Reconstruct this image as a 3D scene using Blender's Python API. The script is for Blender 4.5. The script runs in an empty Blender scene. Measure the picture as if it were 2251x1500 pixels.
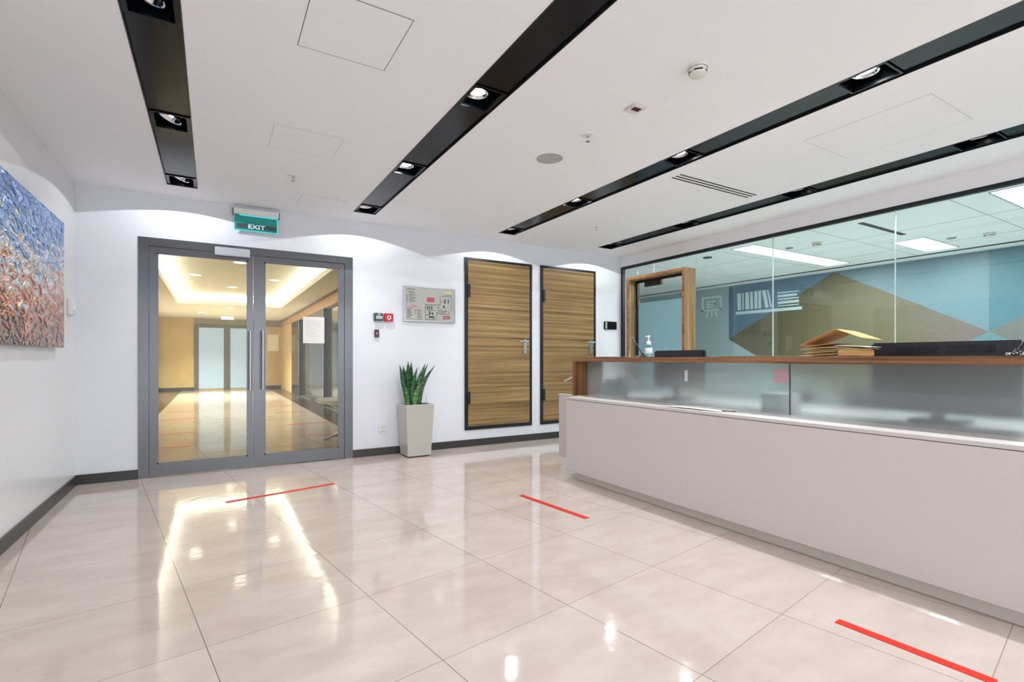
import bpy, bmesh, math, random
from mathutils import Vector, Matrix
random.seed(7)
C = bpy.context.scene.collection
S = bpy.context.scene

# ------------------------------------------------------------------ camera
W, H = 2251.0, 1500.0
F_PX, YAW, CX, V0, EYE = 1105.86, 0.5358, 1125.5, 789.0, 1.12
cam_d = bpy.data.cameras.new('camera'); cam = bpy.data.objects.new('camera', cam_d); C.objects.link(cam)
cam_d.sensor_width = 36; cam_d.lens = F_PX / W * 36; cam_d.shift_y = (V0 - H / 2) / W
cam_d.clip_start = 0.05; cam_d.clip_end = 200
cam.location = (0, 0, EYE); cam.rotation_euler = (math.pi / 2, 0, -YAW)
S.camera = cam

# ------------------------------------------------------------------ world, exposure
S.view_settings.view_transform = 'Standard'; S.view_settings.look = 'None'
S.view_settings.gamma = 1; S.view_settings.use_curve_mapping = False
S.view_settings.exposure = 1.08
wd = bpy.data.worlds.new('world'); S.world = wd; wd.use_nodes = True
wd.node_tree.nodes['Background'].inputs[0].default_value = (0.93, 0.965, 1.0, 1)
wd.node_tree.nodes['Background'].inputs[1].default_value = 1.2

BEAM, SPILL = 20.5, 7.6            # ceiling spotlights: narrow beam and wide spill, watts
OFFICE, HALL, COVE = 12.8, 37.0, 6.0

# ------------------------------------------------------------------ room numbers (metres)
XL, YB, ZC, XG, ZG = -1.053, 5.807, 2.678, 5.405, 2.527
XC = 2.884; YREAR = -3.2
STRIPS = [(-0.358, -0.122), (1.272, 1.508), (3.025, 3.261), (4.615, 4.862)]
YS = 5.43
XM = 9.5
sa, ca = math.sin(YAW), math.cos(YAW)
def ray(u, v):
    l, z = (u - CX) / F_PX, (V0 - v) / F_PX
    return Vector((sa + l * ca, ca - l * sa, z))
O0 = Vector((0, 0, EYE))
def PX(u, v, X): d = ray(u, v); return O0 + d * (X / d.x)
def PY(u, v, Y=YB): d = ray(u, v); return O0 + d * (Y / d.y)
def PZ(u, v, Z): d = ray(u, v); return O0 + d * ((Z - EYE) / d.z)

# ------------------------------------------------------------------ materials
def lin(c):
    return tuple(((x / 255) / 12.92 if x / 255 <= .04045 else ((x / 255 + .055) / 1.055) ** 2.4) for x in c) + (1,)
def mat(name, rgb, rough=.5, metal=0, spec=.5, noise=0, nscale=8, bump=0, bscale=200, emit=0, coat=0, srgb=True, stretch=None):
    m = bpy.data.materials.new(name); m.use_nodes = True
    nt = m.node_tree; b = nt.nodes['Principled BSDF']
    col = lin(rgb) if srgb else tuple(rgb) + (1,)
    b.inputs['Roughness'].default_value = rough; b.inputs['Metallic'].default_value = metal
    b.inputs['Specular IOR Level'].default_value = spec
    b.inputs['Coat Weight'].default_value = coat
    tc = nt.nodes.new('ShaderNodeTexCoord'); mp = nt.nodes.new('ShaderNodeMapping')
    nt.links.new(tc.outputs['Object'], mp.inputs[0])
    if stretch: mp.inputs['Scale'].default_value = stretch
    nz = nt.nodes.new('ShaderNodeTexNoise'); nz.inputs['Scale'].default_value = nscale; nz.inputs['Detail'].default_value = 4
    nt.links.new(mp.outputs[0], nz.inputs['Vector'])
    mx = nt.nodes.new('ShaderNodeMixRGB'); mx.inputs[1].default_value = tuple(x * (1 - noise) for x in col[:3]) + (1,)
    mx.inputs[2].default_value = tuple(min(1, x * (1 + noise)) for x in col[:3]) + (1,)
    nt.links.new(nz.outputs['Fac'], mx.inputs[0]); nt.links.new(mx.outputs[0], b.inputs['Base Color'])
    if bump:
        n2 = nt.nodes.new('ShaderNodeTexNoise'); n2.inputs['Scale'].default_value = bscale
        nt.links.new(mp.outputs[0], n2.inputs['Vector'])
        bp = nt.nodes.new('ShaderNodeBump'); bp.inputs['Strength'].default_value = bump; bp.inputs['Distance'].default_value = .002
        nt.links.new(n2.outputs['Fac'], bp.inputs['Height']); nt.links.new(bp.outputs[0], b.inputs['Normal'])
    if emit:
        b.inputs['Emission Color'].default_value = col; b.inputs['Emission Strength'].default_value = emit
    return m
def wood(name, light, dark, mid, scale, rough=.4, fine=1.0):
    """straight-grained zebrano veneer; scale = (x,y,z) stretch, big numbers across the grain"""
    m = bpy.data.materials.new(name); m.use_nodes = True; nt = m.node_tree; b = nt.nodes['Principled BSDF']
    b.inputs['Roughness'].default_value = rough; b.inputs['Specular IOR Level'].default_value = .3
    tc = nt.nodes.new('ShaderNodeTexCoord'); mp = nt.nodes.new('ShaderNodeMapping'); mp.inputs['Scale'].default_value = scale
    nt.links.new(tc.outputs['Object'], mp.inputs[0])
    n1 = nt.nodes.new('ShaderNodeTexNoise'); n1.inputs['Scale'].default_value = 1; n1.inputs['Detail'].default_value = 5; n1.inputs['Distortion'].default_value = .12
    nt.links.new(mp.outputs[0], n1.inputs['Vector'])
    r = nt.nodes.new('ShaderNodeValToRGB'); e = r.color_ramp.elements
    e[0].position = .32; e[0].color = lin(dark); e[1].position = .68; e[1].color = lin(light)
    k = e.new(.5); k.color = lin(mid)
    nt.links.new(n1.outputs['Fac'], r.inputs[0])
    n2 = nt.nodes.new('ShaderNodeTexNoise'); n2.inputs['Scale'].default_value = 5 * fine; n2.inputs['Detail'].default_value = 3
    nt.links.new(mp.outputs[0], n2.inputs['Vector'])
    r2 = nt.nodes.new('ShaderNodeValToRGB'); r2.color_ramp.elements[0].position = .38; r2.color_ramp.elements[0].color = (.62, .6, .58, 1)
    r2.color_ramp.elements[1].position = .56; r2.color_ramp.elements[1].color = (1, 1, 1, 1)
    nt.links.new(n2.outputs['Fac'], r2.inputs[0])
    mx = nt.nodes.new('ShaderNodeMixRGB'); mx.blend_type = 'MULTIPLY'; mx.inputs[0].default_value = .8
    nt.links.new(r.outputs[0], mx.inputs[1]); nt.links.new(r2.outputs[0], mx.inputs[2]); nt.links.new(mx.outputs[0], b.inputs['Base Color'])
    return m
def glass(name, tint, refl=1.0, ior=1.5, rough=0.0):
    m = bpy.data.materials.new(name); m.use_nodes = True; nt = m.node_tree
    for n in list(nt.nodes):
        if n.type == 'BSDF_PRINCIPLED': nt.nodes.remove(n)
    out = [n for n in nt.nodes if n.type == 'OUTPUT_MATERIAL'][0]
    t = nt.nodes.new('ShaderNodeBsdfTransparent'); t.inputs[0].default_value = tint + (1,)
    g = nt.nodes.new('ShaderNodeBsdfGlossy'); g.inputs['Roughness'].default_value = rough; g.inputs[0].default_value = (1, 1, 1, 1)
    fr = nt.nodes.new('ShaderNodeFresnel'); fr.inputs[0].default_value = ior
    geo = nt.nodes.new('ShaderNodeNewGeometry')
    sub = nt.nodes.new('ShaderNodeMath'); sub.operation = 'SUBTRACT'; sub.inputs[0].default_value = 1
    nt.links.new(geo.outputs['Backfacing'], sub.inputs[1])
    mu = nt.nodes.new('ShaderNodeMath'); mu.operation = 'MULTIPLY'; nt.links.new(fr.outputs[0], mu.inputs[0]); nt.links.new(sub.outputs[0], mu.inputs[1])
    mu2 = nt.nodes.new('ShaderNodeMath'); mu2.operation = 'MULTIPLY'; mu2.inputs[1].default_value = refl; nt.links.new(mu.outputs[0], mu2.inputs[0])
    mx = nt.nodes.new('ShaderNodeMixShader'); nt.links.new(mu2.outputs[0], mx.inputs[0])
    nt.links.new(t.outputs[0], mx.inputs[1]); nt.links.new(g.outputs[0], mx.inputs[2]); nt.links.new(mx.outputs[0], out.inputs[0])
    return m
def frosted(name, tint, rough=.3, dif=.35, difcol=(.6, .68, .7)):
    m = bpy.data.materials.new(name); m.use_nodes = True; nt = m.node_tree
    for n in list(nt.nodes):
        if n.type == 'BSDF_PRINCIPLED': nt.nodes.remove(n)
    out = [n for n in nt.nodes if n.type == 'OUTPUT_MATERIAL'][0]
    r = nt.nodes.new('ShaderNodeBsdfRefraction'); r.inputs[0].default_value = tint + (1,)
    r.inputs['Roughness'].default_value = rough; r.inputs['IOR'].default_value = 1.25
    d = nt.nodes.new('ShaderNodeBsdfTranslucent'); d.inputs[0].default_value = difcol + (1,)
    d2 = nt.nodes.new('ShaderNodeBsdfDiffuse'); d2.inputs[0].default_value = difcol + (1,)
    md = nt.nodes.new('ShaderNodeMixShader'); md.inputs[0].default_value = .5
    nt.links.new(d.outputs[0], md.inputs[1]); nt.links.new(d2.outputs[0], md.inputs[2])
    mx = nt.nodes.new('ShaderNodeMixShader'); mx.inputs[0].default_value = dif
    nt.links.new(r.outputs[0], mx.inputs[1]); nt.links.new(md.outputs[0], mx.inputs[2])
    nt.links.new(mx.outputs[0], out.inputs[0])
    return m
def floor_mat(name, base, dark, refl=.5):
    m = bpy.data.materials.new(name); m.use_nodes = True; nt = m.node_tree; b = nt.nodes['Principled BSDF']; L = nt.links.new
    N = nt.nodes.new
    def M(op, a, c=None):
        n = N('ShaderNodeMath'); n.operation = op
        for i, x in enumerate((a, c)):
            if x is None: continue
            if isinstance(x, (int, float)): n.inputs[i].default_value = x
            else: L(x, n.inputs[i])
        return n.outputs[0]
    tc = N('ShaderNodeTexCoord'); sp = N('ShaderNodeSeparateXYZ'); L(tc.outputs['Object'], sp.inputs[0])
    ct, st = math.cos(TROT), math.sin(TROT)
    c_ = M('ADD', M('MULTIPLY', sp.outputs[0], ct), M('MULTIPLY', sp.outputs[1], st))
    s_ = M('ADD', M('MULTIPLY', sp.outputs[0], -st), M('MULTIPLY', sp.outputs[1], ct))
    def cell(x, off): return M('DIVIDE', M('SUBTRACT', x, off), TILE)
    def dist(x): return M('ABSOLUTE', M('SUBTRACT', M('FRACT', x), .5))     # .5 at a joint
    cu, cv = cell(c_, TC0), cell(s_, TS0)
    g1 = M('GREATER_THAN', dist(cu), .5 - .0017 / TILE); g2 = M('GREATER_THAN', dist(cv), .5 - .0016 / TILE)
    g = M('MAXIMUM', g1, M('MULTIPLY', g2, .75))
    # per-tile tone
    wn = N('ShaderNodeTexWhiteNoise'); cb = N('ShaderNodeCombineXYZ'); L(M('FLOOR', cu), cb.inputs[0]); L(M('FLOOR', cv), cb.inputs[1]); L(cb.outputs[0], wn.inputs[0])
    n1 = N('ShaderNodeTexNoise'); n1.inputs['Scale'].default_value = 2.4; n1.inputs['Detail'].default_value = 8; n1.inputs['Roughness'].default_value = .62
    mp = N('ShaderNodeMapping'); mp.inputs['Scale'].default_value = (1, 2.2, 1); mp.inputs['Rotation'].default_value = (0, 0, .3); L(tc.outputs['Object'], mp.inputs[0]); L(mp.outputs[0], n1.inputs['Vector'])
    f = M('ADD', M('MULTIPLY', n1.outputs['Fac'], 1.2), M('MULTIPLY', wn.outputs['Value'], .16))
    r = N('ShaderNodeValToRGB'); r.color_ramp.elements[0].position = .42; r.color_ramp.elements[0].color = lin(dark)
    r.color_ramp.elements[1].position = .85; r.color_ramp.elements[1].color = lin(base); L(f, r.inputs[0])
    mx = N('ShaderNodeMixRGB'); L(g, mx.inputs[0]); L(r.outputs[0], mx.inputs[1]); mx.inputs[2].default_value = lin((120, 108, 98)); L(mx.outputs[0], b.inputs['Base Color'])
    n3 = N('ShaderNodeTexNoise'); n3.inputs['Scale'].default_value = 5; L(tc.outputs['Object'], n3.inputs['Vector'])
    L(M('ADD', M('MULTIPLY', n3.outputs['Fac'], .05), .045), b.inputs['Roughness'])
    b.inputs['Specular IOR Level'].default_value = refl
    n4 = N('ShaderNodeTexNoise'); n4.inputs['Scale'].default_value = 14; L(tc.outputs['Object'], n4.inputs['Vector'])
    bp = N('ShaderNodeBump'); bp.inputs['Strength'].default_value = .05; bp.inputs['Distance'].default_value = .01; L(n4.outputs['Fac'], bp.inputs['Height']); L(bp.outputs[0], b.inputs['Normal'])
    return m
# tile grid: two joints of each family fix pitch and offset
TROT = math.radians(9.15); TILE = .655
def tcs(u, v): p = PZ(u, v, 0); return p.x * math.cos(TROT) + p.y * math.sin(TROT), -p.x * math.sin(TROT) + p.y * math.cos(TROT)
TC0, TS0 = .342, .243
def _fit():
    global TROT, TILE, TC0, TS0
    A = [(490, 1500, 0), (313, 1062, 0), (1030, 1500, 1), (570, 1100, 1), (1566, 1500, 2), (2117, 1500, 3), (1717, 1353, 3)]
    B = [(0, 1390, 4), (350, 1302, 4), (233, 1500, 3), (560, 1390, 3), (1543, 1500, 1), (1820, 1260, 1), (2197, 1500, 0), (2220, 1370, 0)]
    best = None
    for i in range(-40, 41):
        TROT = math.radians(9.15 + i * .1)
        for j in range(-20, 21):
            t = .655 + j * .001
            ra = [tcs(u, v)[0] - k * t for u, v, k in A]; rb = [tcs(u, v)[1] - k * t for u, v, k in B]
            ma, mb = sum(ra) / len(ra), sum(rb) / len(rb)
            e = sum((x - ma) ** 2 for x in ra) + sum((x - mb) ** 2 for x in rb)
            if best is None or e < best[0]: best = (e, TROT, t, ma, mb)
    _, TROT, TILE, TC0, TS0 = best
_fit()
print('tile', math.degrees(TROT), TILE, TC0, TS0)

M_ = dict(
    wall=mat('wall_paint', (225, 228, 235), .55, noise=.01, bump=.02, bscale=300),
    wall_left=mat('wall_paint_left', (224, 224, 226), .22, spec=.35, noise=.01),
    ceil=mat('ceiling_paint', (242, 242, 245), .8, noise=.008),
    ceil_hall=mat('hall_ceiling_paint', (226, 224, 212), .8),
    base=mat('dark_baseboard', (58, 57, 56), .35, noise=.15),
    joint=mat('joint_line', (110, 106, 104), .8),
    black=mat('black_metal', (22, 23, 26), .35, noise=.1),
    blackgloss=mat('black_gloss', (10, 12, 18), .12, noise=.1),
    cover=mat('channel_cover_black', (9, 12, 17), .22, spec=.2),
    faint=mat('faint_joint', (198, 196, 195), .8),
    blackmatt=mat('black_matt', (14, 14, 15), .6),
    steel=mat('brushed_steel', (112, 114, 118), .25, metal=1, noise=.08, nscale=1, bump=.15, bscale=60, stretch=(40, 40, .6)),
    chrome=mat('chrome', (225, 225, 228), .08, metal=1),
    satin=mat('satin_aluminium', (190, 192, 196), .3, metal=1),
    white=mat('white_laminate', (200, 195, 193), .42, noise=.008),
    whitegloss=mat('white_gloss', (226, 224, 222), .1, spec=.6),
    plastic=mat('white_plastic', (232, 231, 228), .35),
    toekick=mat('toe_kick', (228, 222, 214), .5),
    wood=wood('zebrano_door', (176, 148, 102), (112, 89, 58), (151, 123, 82), (.32, .32, 24), .38),
    woodv=wood('zebrano_portal', (178, 148, 104), (118, 96, 64), (150, 124, 84), (20, 20, .5), .4),
    woodc=wood('zebrano_counter', (166, 124, 90), (92, 62, 44), (136, 98, 70), (30, .6, 60), .35),
    woodleg=wood('zebrano_leg', (168, 118, 76), (96, 62, 38), (140, 96, 60), (26, 26, .7), .35),
    woodfront=wood('zebrano_front_edge', (176, 122, 80), (136, 88, 54), (160, 106, 66), (2, 2, 8), .4),
    glass=glass('partition_glass', (.88, .92, .912), 1.1),
    doorglass=glass('door_glass', (.97, .985, .965), .9),
    edge=mat('glass_edge', (214, 232, 228), .2, spec=.8),
    frost=frosted('counter_frosted_glass', (.92, .95, .95), .3, .30, (.76, .80, .81)),
    frostdoor=frosted('portal_frosted_glass', (.78, .92, .96), .2, .25, (.5, .66, .72)),
    tape=mat('red_tape', (198, 44, 28), .45, spec=.3),
    closer=mat('closer_grey', (186, 190, 198), .4),
    soil=mat('soil', (40, 32, 28), .9, noise=.4, nscale=60),
    green=mat('exit_green', (16, 128, 122), .3, emit=.14),
    exitdark=mat('exit_band', (70, 78, 82), .4),
    exitw=mat('exit_letters', (180, 220, 224), .3, emit=.15),
    pot=mat('pot_white', (190, 184, 179), .16, spec=.5),
    red=mat('alarm_red', (190, 28, 36), .35), greenbox=mat('release_green', (38, 78, 74), .35),
    led=mat('led_red', (255, 60, 60), .3, emit=2),
    board=mat('plan_board', (178, 180, 172), .12, spec=.6), ink=mat('plan_ink', (70, 74, 70), .4), inkred=mat('plan_red', (190, 70, 84), .4),
    inkpale=mat('plan_pale_yellow', (196, 198, 140), .4), inkpink=mat('plan_pink', (196, 140, 146), .4),
    kraft=mat('kraft_paper', (198, 152, 96), .7, noise=.08, nscale=30), paper=mat('white_paper', (236, 234, 230), .7), pinkpaper=mat('pink_note', (214, 178, 184), .7),
    monitor=mat('monitor_plastic', (26, 28, 36), .32, spec=.6),
    fabric=mat('dark_fabric', (52, 56, 60), .9, noise=.15, nscale=80, bump=.3, bscale=400),
    bottle=glass('clear_plastic', (.9, .95, .97), 1, 1.45), gel=mat('sanitizer_gel', (120, 180, 190), .1, spec=.5),
    office=mat('office_paint', (206, 214, 216), .7), officeceil=mat('office_ceiling', (240, 246, 246), .8),
    panel=mat('light_panel', (255, 255, 255), .5, emit=5.0), slot=mat('slot_dark', (60, 62, 62), .6),
    officefloor=mat('office_carpet', (214, 216, 214), .9, noise=.15, nscale=120),
    hallwall=mat('hall_ochre_wall', (206, 184, 126), .5, noise=.22, nscale=1.6),
    halltan=mat('hall_tan_wall', (196, 160, 120), .5), halldark=mat('hall_dark_panel', (34, 30, 24), .16, spec=.5),
    halldoor=mat('elevator_door_steel', (120, 118, 98), .12, metal=.85, noise=.1), hallgrey=mat('hall_grey', (150, 146, 132), .5),
    hallborder=mat('hall_dark_floor', (62, 50, 40), .2), hallframe=mat('hall_door_frame', (110, 106, 92), .3, metal=.6),
    hallfrost=mat('hall_frosted_pane', (160, 186, 212), .35, emit=.22),  # weak emission paints the bluish brightness of the panes; not a lamp
    coveled=mat('cove_led', (255, 253, 246), .5, emit=9.0), halllamp=mat('hall_lamp', (255, 248, 226), .5, emit=5.0),
    speaker=mat('speaker_grille', (176, 175, 170), .6, bump=.4, bscale=900), detector=mat('detector_white', (222, 221, 215), .4),
    lens=mat('sensor_lens', (70, 40, 40), .15),
    bulb=mat('spot_bulb', (245, 248, 255), .3, emit=60.0), bulbdim=mat('spot_bulb_off_axis', (240, 246, 255), .3, emit=3.0),
    cardinal=mat('socket_grey', (196, 196, 192), .4),
)
M_['floor'] = floor_mat('floor_tiles', (192, 179, 171), (179, 165, 156), .5)

# ------------------------------------------------------------------ builders
def tag(o, label=None, cat=None, group=None, kind=None):
    if label: o['label'] = label
    if cat: o['category'] = cat
    if group: o['group'] = group
    if kind: o['kind'] = kind
    return o
def thing(name, label, cat, loc=(0, 0, 0), group=None, kind=None, rotz=0):
    o = bpy.data.objects.new(name, None); C.objects.link(o); o.location = loc; o.empty_display_size = .1
    o.rotation_euler = (0, 0, rotz)
    return tag(o, label, cat, group, kind)
def root_of(o):
    while o.parent: o = o.parent
    return o
def obj(name, bm, m, parent=None, smooth=False, local=False):
    """mesh object; vertices are given in world coordinates unless local (then relative to the thing's base)"""
    if parent is not None and not local:
        bmesh.ops.translate(bm, verts=bm.verts, vec=-Vector(root_of(parent).location))
    bmesh.ops.recalc_face_normals(bm, faces=bm.faces)
    me = bpy.data.meshes.new(name); bm.to_mesh(me); bm.free()
    o = bpy.data.objects.new(name, me); C.objects.link(o)
    ms = m if isinstance(m, (list, tuple)) else [m]
    for x in ms: me.materials.append(x)
    if parent is not None: o.parent = parent
    if smooth:
        for p in me.polygons: p.use_smooth = True
        me.set_sharp_from_angle(angle=math.radians(40))
    return o
def B(*boxes, bev=0, mi=0):
    bm = bmesh.new()
    for b in boxes: box(bm, *b, mi=mi)
    if bev: bmesh.ops.bevel(bm, geom=list(bm.edges), offset=bev, segments=2, affect='EDGES', clamp_overlap=True)
    return bm
def box(bm, x0, x1, y0, y1, z0, z1, mi=0):
    if x0 > x1: x0, x1 = x1, x0
    if y0 > y1: y0, y1 = y1, y0
    if z0 > z1: z0, z1 = z1, z0
    v = [bm.verts.new(p) for p in [(x0, y0, z0), (x1, y0, z0), (x1, y1, z0), (x0, y1, z0), (x0, y0, z1), (x1, y0, z1), (x1, y1, z1), (x0, y1, z1)]]
    for f in [(0, 3, 2, 1), (4, 5, 6, 7), (0, 1, 5, 4), (1, 2, 6, 5), (2, 3, 7, 6), (3, 0, 4, 7)]:
        fc = bm.faces.new([v[i] for i in f]); fc.material_index = mi
def frame_of(d):
    d = Vector(d).normalized(); a = Vector((0, 0, 1)) if abs(d.z) < .9 else Vector((1, 0, 0))
    x = d.cross(a).normalized(); return x, d.cross(x).normalized(), d
def cyl(bm, p0, p1, r0, r1=None, seg=20, cap=True, mi=0):
    r1 = r0 if r1 is None else r1
    p0, p1 = Vector(p0), Vector(p1); x, y, _ = frame_of(p1 - p0); R = []
    for p, r in ((p0, r0), (p1, r1)):
        R.append([bm.verts.new(p + (x * math.cos(t) + y * math.sin(t)) * r) for t in [2 * math.pi * i / seg for i in range(seg)]])
    for i in range(seg):
        j = (i + 1) % seg; bm.faces.new([R[0][i], R[0][j], R[1][j], R[1][i]]).material_index = mi
    if cap: bm.faces.new(R[0]).material_index = mi; bm.faces.new(R[1][::-1]).material_index = mi
def lathe(bm, c, prof, axis=(0, 0, 1), seg=28, closed=False):
    """prof: list of (radius, distance along axis)"""
    c = Vector(c); x, y, d = frame_of(axis); R = []
    for r, t in prof:
        if r < 1e-5: R.append([bm.verts.new(c + d * t)])
        else: R.append([bm.verts.new(c + d * t + (x * math.cos(a) + y * math.sin(a)) * r) for a in [2 * math.pi * i / seg for i in range(seg)]])
    for A, Bq in zip(R, R[1:]):
        for i in range(seg):
            j = (i + 1) % seg
            if len(A) == 1 and len(Bq) == 1: continue
            if len(A) == 1: bm.faces.new([A[0], Bq[j], Bq[i]])
            elif len(Bq) == 1: bm.faces.new([A[i], A[j], Bq[0]])
            else: bm.faces.new([A[i], A[j], Bq[j], Bq[i]])
def tube(bm, pts, r, seg=8):
    pts = [Vector(p) for p in pts]; R = []
    for i, p in enumerate(pts):
        d = (pts[min(i + 1, len(pts) - 1)] - pts[max(i - 1, 0)]); x, y, _ = frame_of(d)
        R.append([bm.verts.new(p + (x * math.cos(t) + y * math.sin(t)) * r) for t in [2 * math.pi * k / seg for k in range(seg)]])
    for A, Q in zip(R, R[1:]):
        for i in range(seg):
            j = (i + 1) % seg; bm.faces.new([A[i], A[j], Q[j], Q[i]])
    bm.faces.new(R[0]); bm.faces.new(R[-1][::-1])
def prism(bm, pts, off, mi=0):
    """polygon pts extruded by the vector off"""
    off = Vector(off); a = [bm.verts.new(Vector(p)) for p in pts]; b = [bm.verts.new(Vector(p) + off) for p in pts]
    n = len(pts)
    bm.faces.new(a).material_index = mi; bm.faces.new(b[::-1]).material_index = mi
    for i in range(n): bm.faces.new([a[i], a[(i + 1) % n], b[(i + 1) % n], b[i]]).material_index = mi
def struct(name, bm, m, parent=None, smooth=False):
    o = obj(name, bm, m, parent, smooth)
    if parent is None: o['kind'] = 'structure'
    return o
def dup(root, loc, label=None):
    r = root.copy(); C.objects.link(r); r.location = loc
    if label: r['label'] = label
    for ch in list(root.children):
        c = ch.copy(); C.objects.link(c); c.parent = r
        for g in list(ch.children):
            d = g.copy(); C.objects.link(d); d.parent = c
    return r
bX = lambda u: PY(u, 789).x                       # x on the back wall under image column u
def zw(u, v): return PY(u, v).z                   # height on the back wall

# ================================================================== SETTING
struct('floor', B((XL - .1, XG + .0, YREAR, YB + .1, -.1, 0), (-1.75, 2.5, YB + .1, 22.3, -.1, 0)), M_['floor'])
# ceiling with four slots
bm = bmesh.new(); xs = [XL - .1] + [v for s in STRIPS for v in s] + [XG + .1]
for i in range(0, len(xs), 2): box(bm, xs[i], xs[i + 1], YREAR, YS, ZC, ZC + .004)
box(bm, XL - .1, XG + .1, YS, YB + .1, ZC, ZC + .004)
struct('ceiling', bm, M_['ceil'])
struct('wall_left', B((XL - .1, XL, YREAR, YB + .1, 0, ZC + .1)), M_['wall_left'])
DX0, DX1 = bX(304), bX(775); DZ = zw(305, 520); DZ = (zw(305, 520) + zw(775, 567)) / 2
struct('wall_back', B((XL - .1, DX0, YB, YB + .1, 0, ZC + .1), (DX0, DX1, YB, YB + .1, DZ, ZC + .1), (DX1, XG + .1, YB, YB + .1, 0, ZC + .1)), M_['wall'])
struct('wall_right', B((XG, XG + .12, YREAR, YB, ZG + .0, ZC + .1)), M_['ceil'])
BBH, BBT = .088, .014
struct('baseboard_left', B((XL, XL + BBT, YREAR, YB, 0, BBH)), M_['base'])
struct('baseboard_back', B((XL + BBT, DX0 - .002, YB - BBT, YB, 0, BBH), (DX1 + .002, XG, YB - BBT, YB, 0, BBH)), M_['base'])

# ---- steel double door in the back wall
d1 = thing('door_1', None, None, (DX0, YB, 0), kind='structure')
FD0, FD1 = YB - .012, YB + .1
fw = .075
a0, a1, am = bX(328), bX(757), bX(557)
ZL = zw(328, 541)
obj('door_frame', B((DX0, a0 - .002, FD0, FD1, 0, DZ), (a1 + .002, DX1, FD0, FD1, 0, DZ), (a0 - .002, a1 + .002, FD0, FD1, ZL + .004, DZ)), M_['steel'], d1)
def leaf(x0, x1, g0, g1, gz0, gz1, hx, hz0, hz1):
    y0, y1 = YB + .0, YB + .055
    l = obj('door_leaf', B((x0, g0, y0, y1, .008, ZL), (g1, x1, y0, y1, .008, ZL), (g0, g1, y0, y1, .008, gz0), (g0, g1, y0, y1, gz1, ZL),
            (g0, g0 + .012, y0 - .004, y0, gz0, gz1), (g1 - .012, g1, y0 - .004, y0, gz0, gz1), (g0, g1, y0 - .004, y0, gz0, gz0 + .012), (g0, g1, y0 - .004, y0, gz1 - .012, gz1)), M_['steel'], d1)
    obj('glass_pane', B((g0, g1, YB + .02, YB + .03, gz0, gz1)), M_['doorglass'], l)
    bm = bmesh.new(); cyl(bm, (hx, YB - .06, hz0), (hx, YB - .06, hz1), .0135)
    for z in (hz0 + .14, hz1 - .14): cyl(bm, (hx, YB - .06, z), (hx, YB + .0, z), .008, seg=12)
    obj('pull_handle', bm, M_['satin'], l, smooth=True)
    return l
leaf(a0, am - .0025, bX(345), bX(545), zw(345, 1021), (zw(347, 557) + zw(545, 573)) / 2, bX(549.5), zw(548, 858), zw(548, 728))
leaf(am + .0025, a1, bX(581), bX(745), zw(582, 1000), (zw(585, 578) + zw(745, 590)) / 2, bX(577), zw(582, 856), zw(582, 727))
p0, p1 = PY(472, 543), PY(549, 568)
bmc = B((p0.x, p1.x, YB - .062, YB - .0125, zw(472, 562) + .0, zw(472, 544)), bev=.004)
obj('door_closer', bmc, M_['closer'], d1)

# ---- two zebrano flush doors
def wood_door(name, u0, u1, vt0, vb0, vt1, vb1, hu, hv):
    x0, x1 = bX(u0), bX(u1); z1 = (zw(u0, vt0) + zw(u1, vt1)) / 2; z0 = (zw(u0, vb0) + zw(u1, vb1)) / 2
    t = thing(name, None, None, (x0, YB, z0), kind='structure'); w = .042
    obj('door_frame', B((x0, x0 + w, YB - .018, YB, z0, z1), (x1 - w * .7, x1, YB - .018, YB, z0, z1), (x0 + w, x1 - w * .7, YB - .018, YB, z0, z0 + w), (x0 + w, x1 - w * .7, YB - .018, YB, z1 - w * .7, z1)), M_['black'], t)
    l = obj('door_leaf', B((x0 + w + .004, x1 - w * .7 - .004, YB - .012, YB, z0 + w + .004, z1 - w * .7 - .004)), M_['wood'], t)
    for zz in (z0 + .33, z1 - .50):
        bm = B((x0 + w - .012, x0 + w + .03, YB - .026, YB - .012, zz, zz + .16)); cyl(bm, (x0 + w - .002, YB - .028, zz), (x0 + w - .002, YB - .028, zz + .16), .009, seg=12)
        obj('hinge', bm, M_['black'], t)
    hx, hz = bX(hu), zw(hu, hv)
    pl = obj('handle_plate', B((hx - .024, hx + .024, YB - .022, YB - .012, hz - .17, hz + .03), bev=.004), M_['satin'], t)
    bm = bmesh.new(); cyl(bm, (hx, YB - .022, hz), (hx, YB - .062, hz), .010, seg=14); tube(bm, [(hx + .03, YB - .062, hz), (hx, YB - .062, hz), (hx - .06, YB - .062, hz), (hx - .115, YB - .06, hz)], .0095, 12)
    obj('lever_handle', bm, M_['chrome'], pl, smooth=True)
    bm = bmesh.new(); cyl(bm, (hx, YB - .022, hz - .11), (hx, YB - .030, hz - .11), .011, seg=16)
    obj('lock_cylinder', bm, M_['satin'], pl, smooth=True)
wood_door('door_2', 1021, 1168, 566, 946, 582, 935, 1153, 751)
wood_door('door_3', 1187, 1308, 583, 932, 598, 925, 1298, 753)

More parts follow.
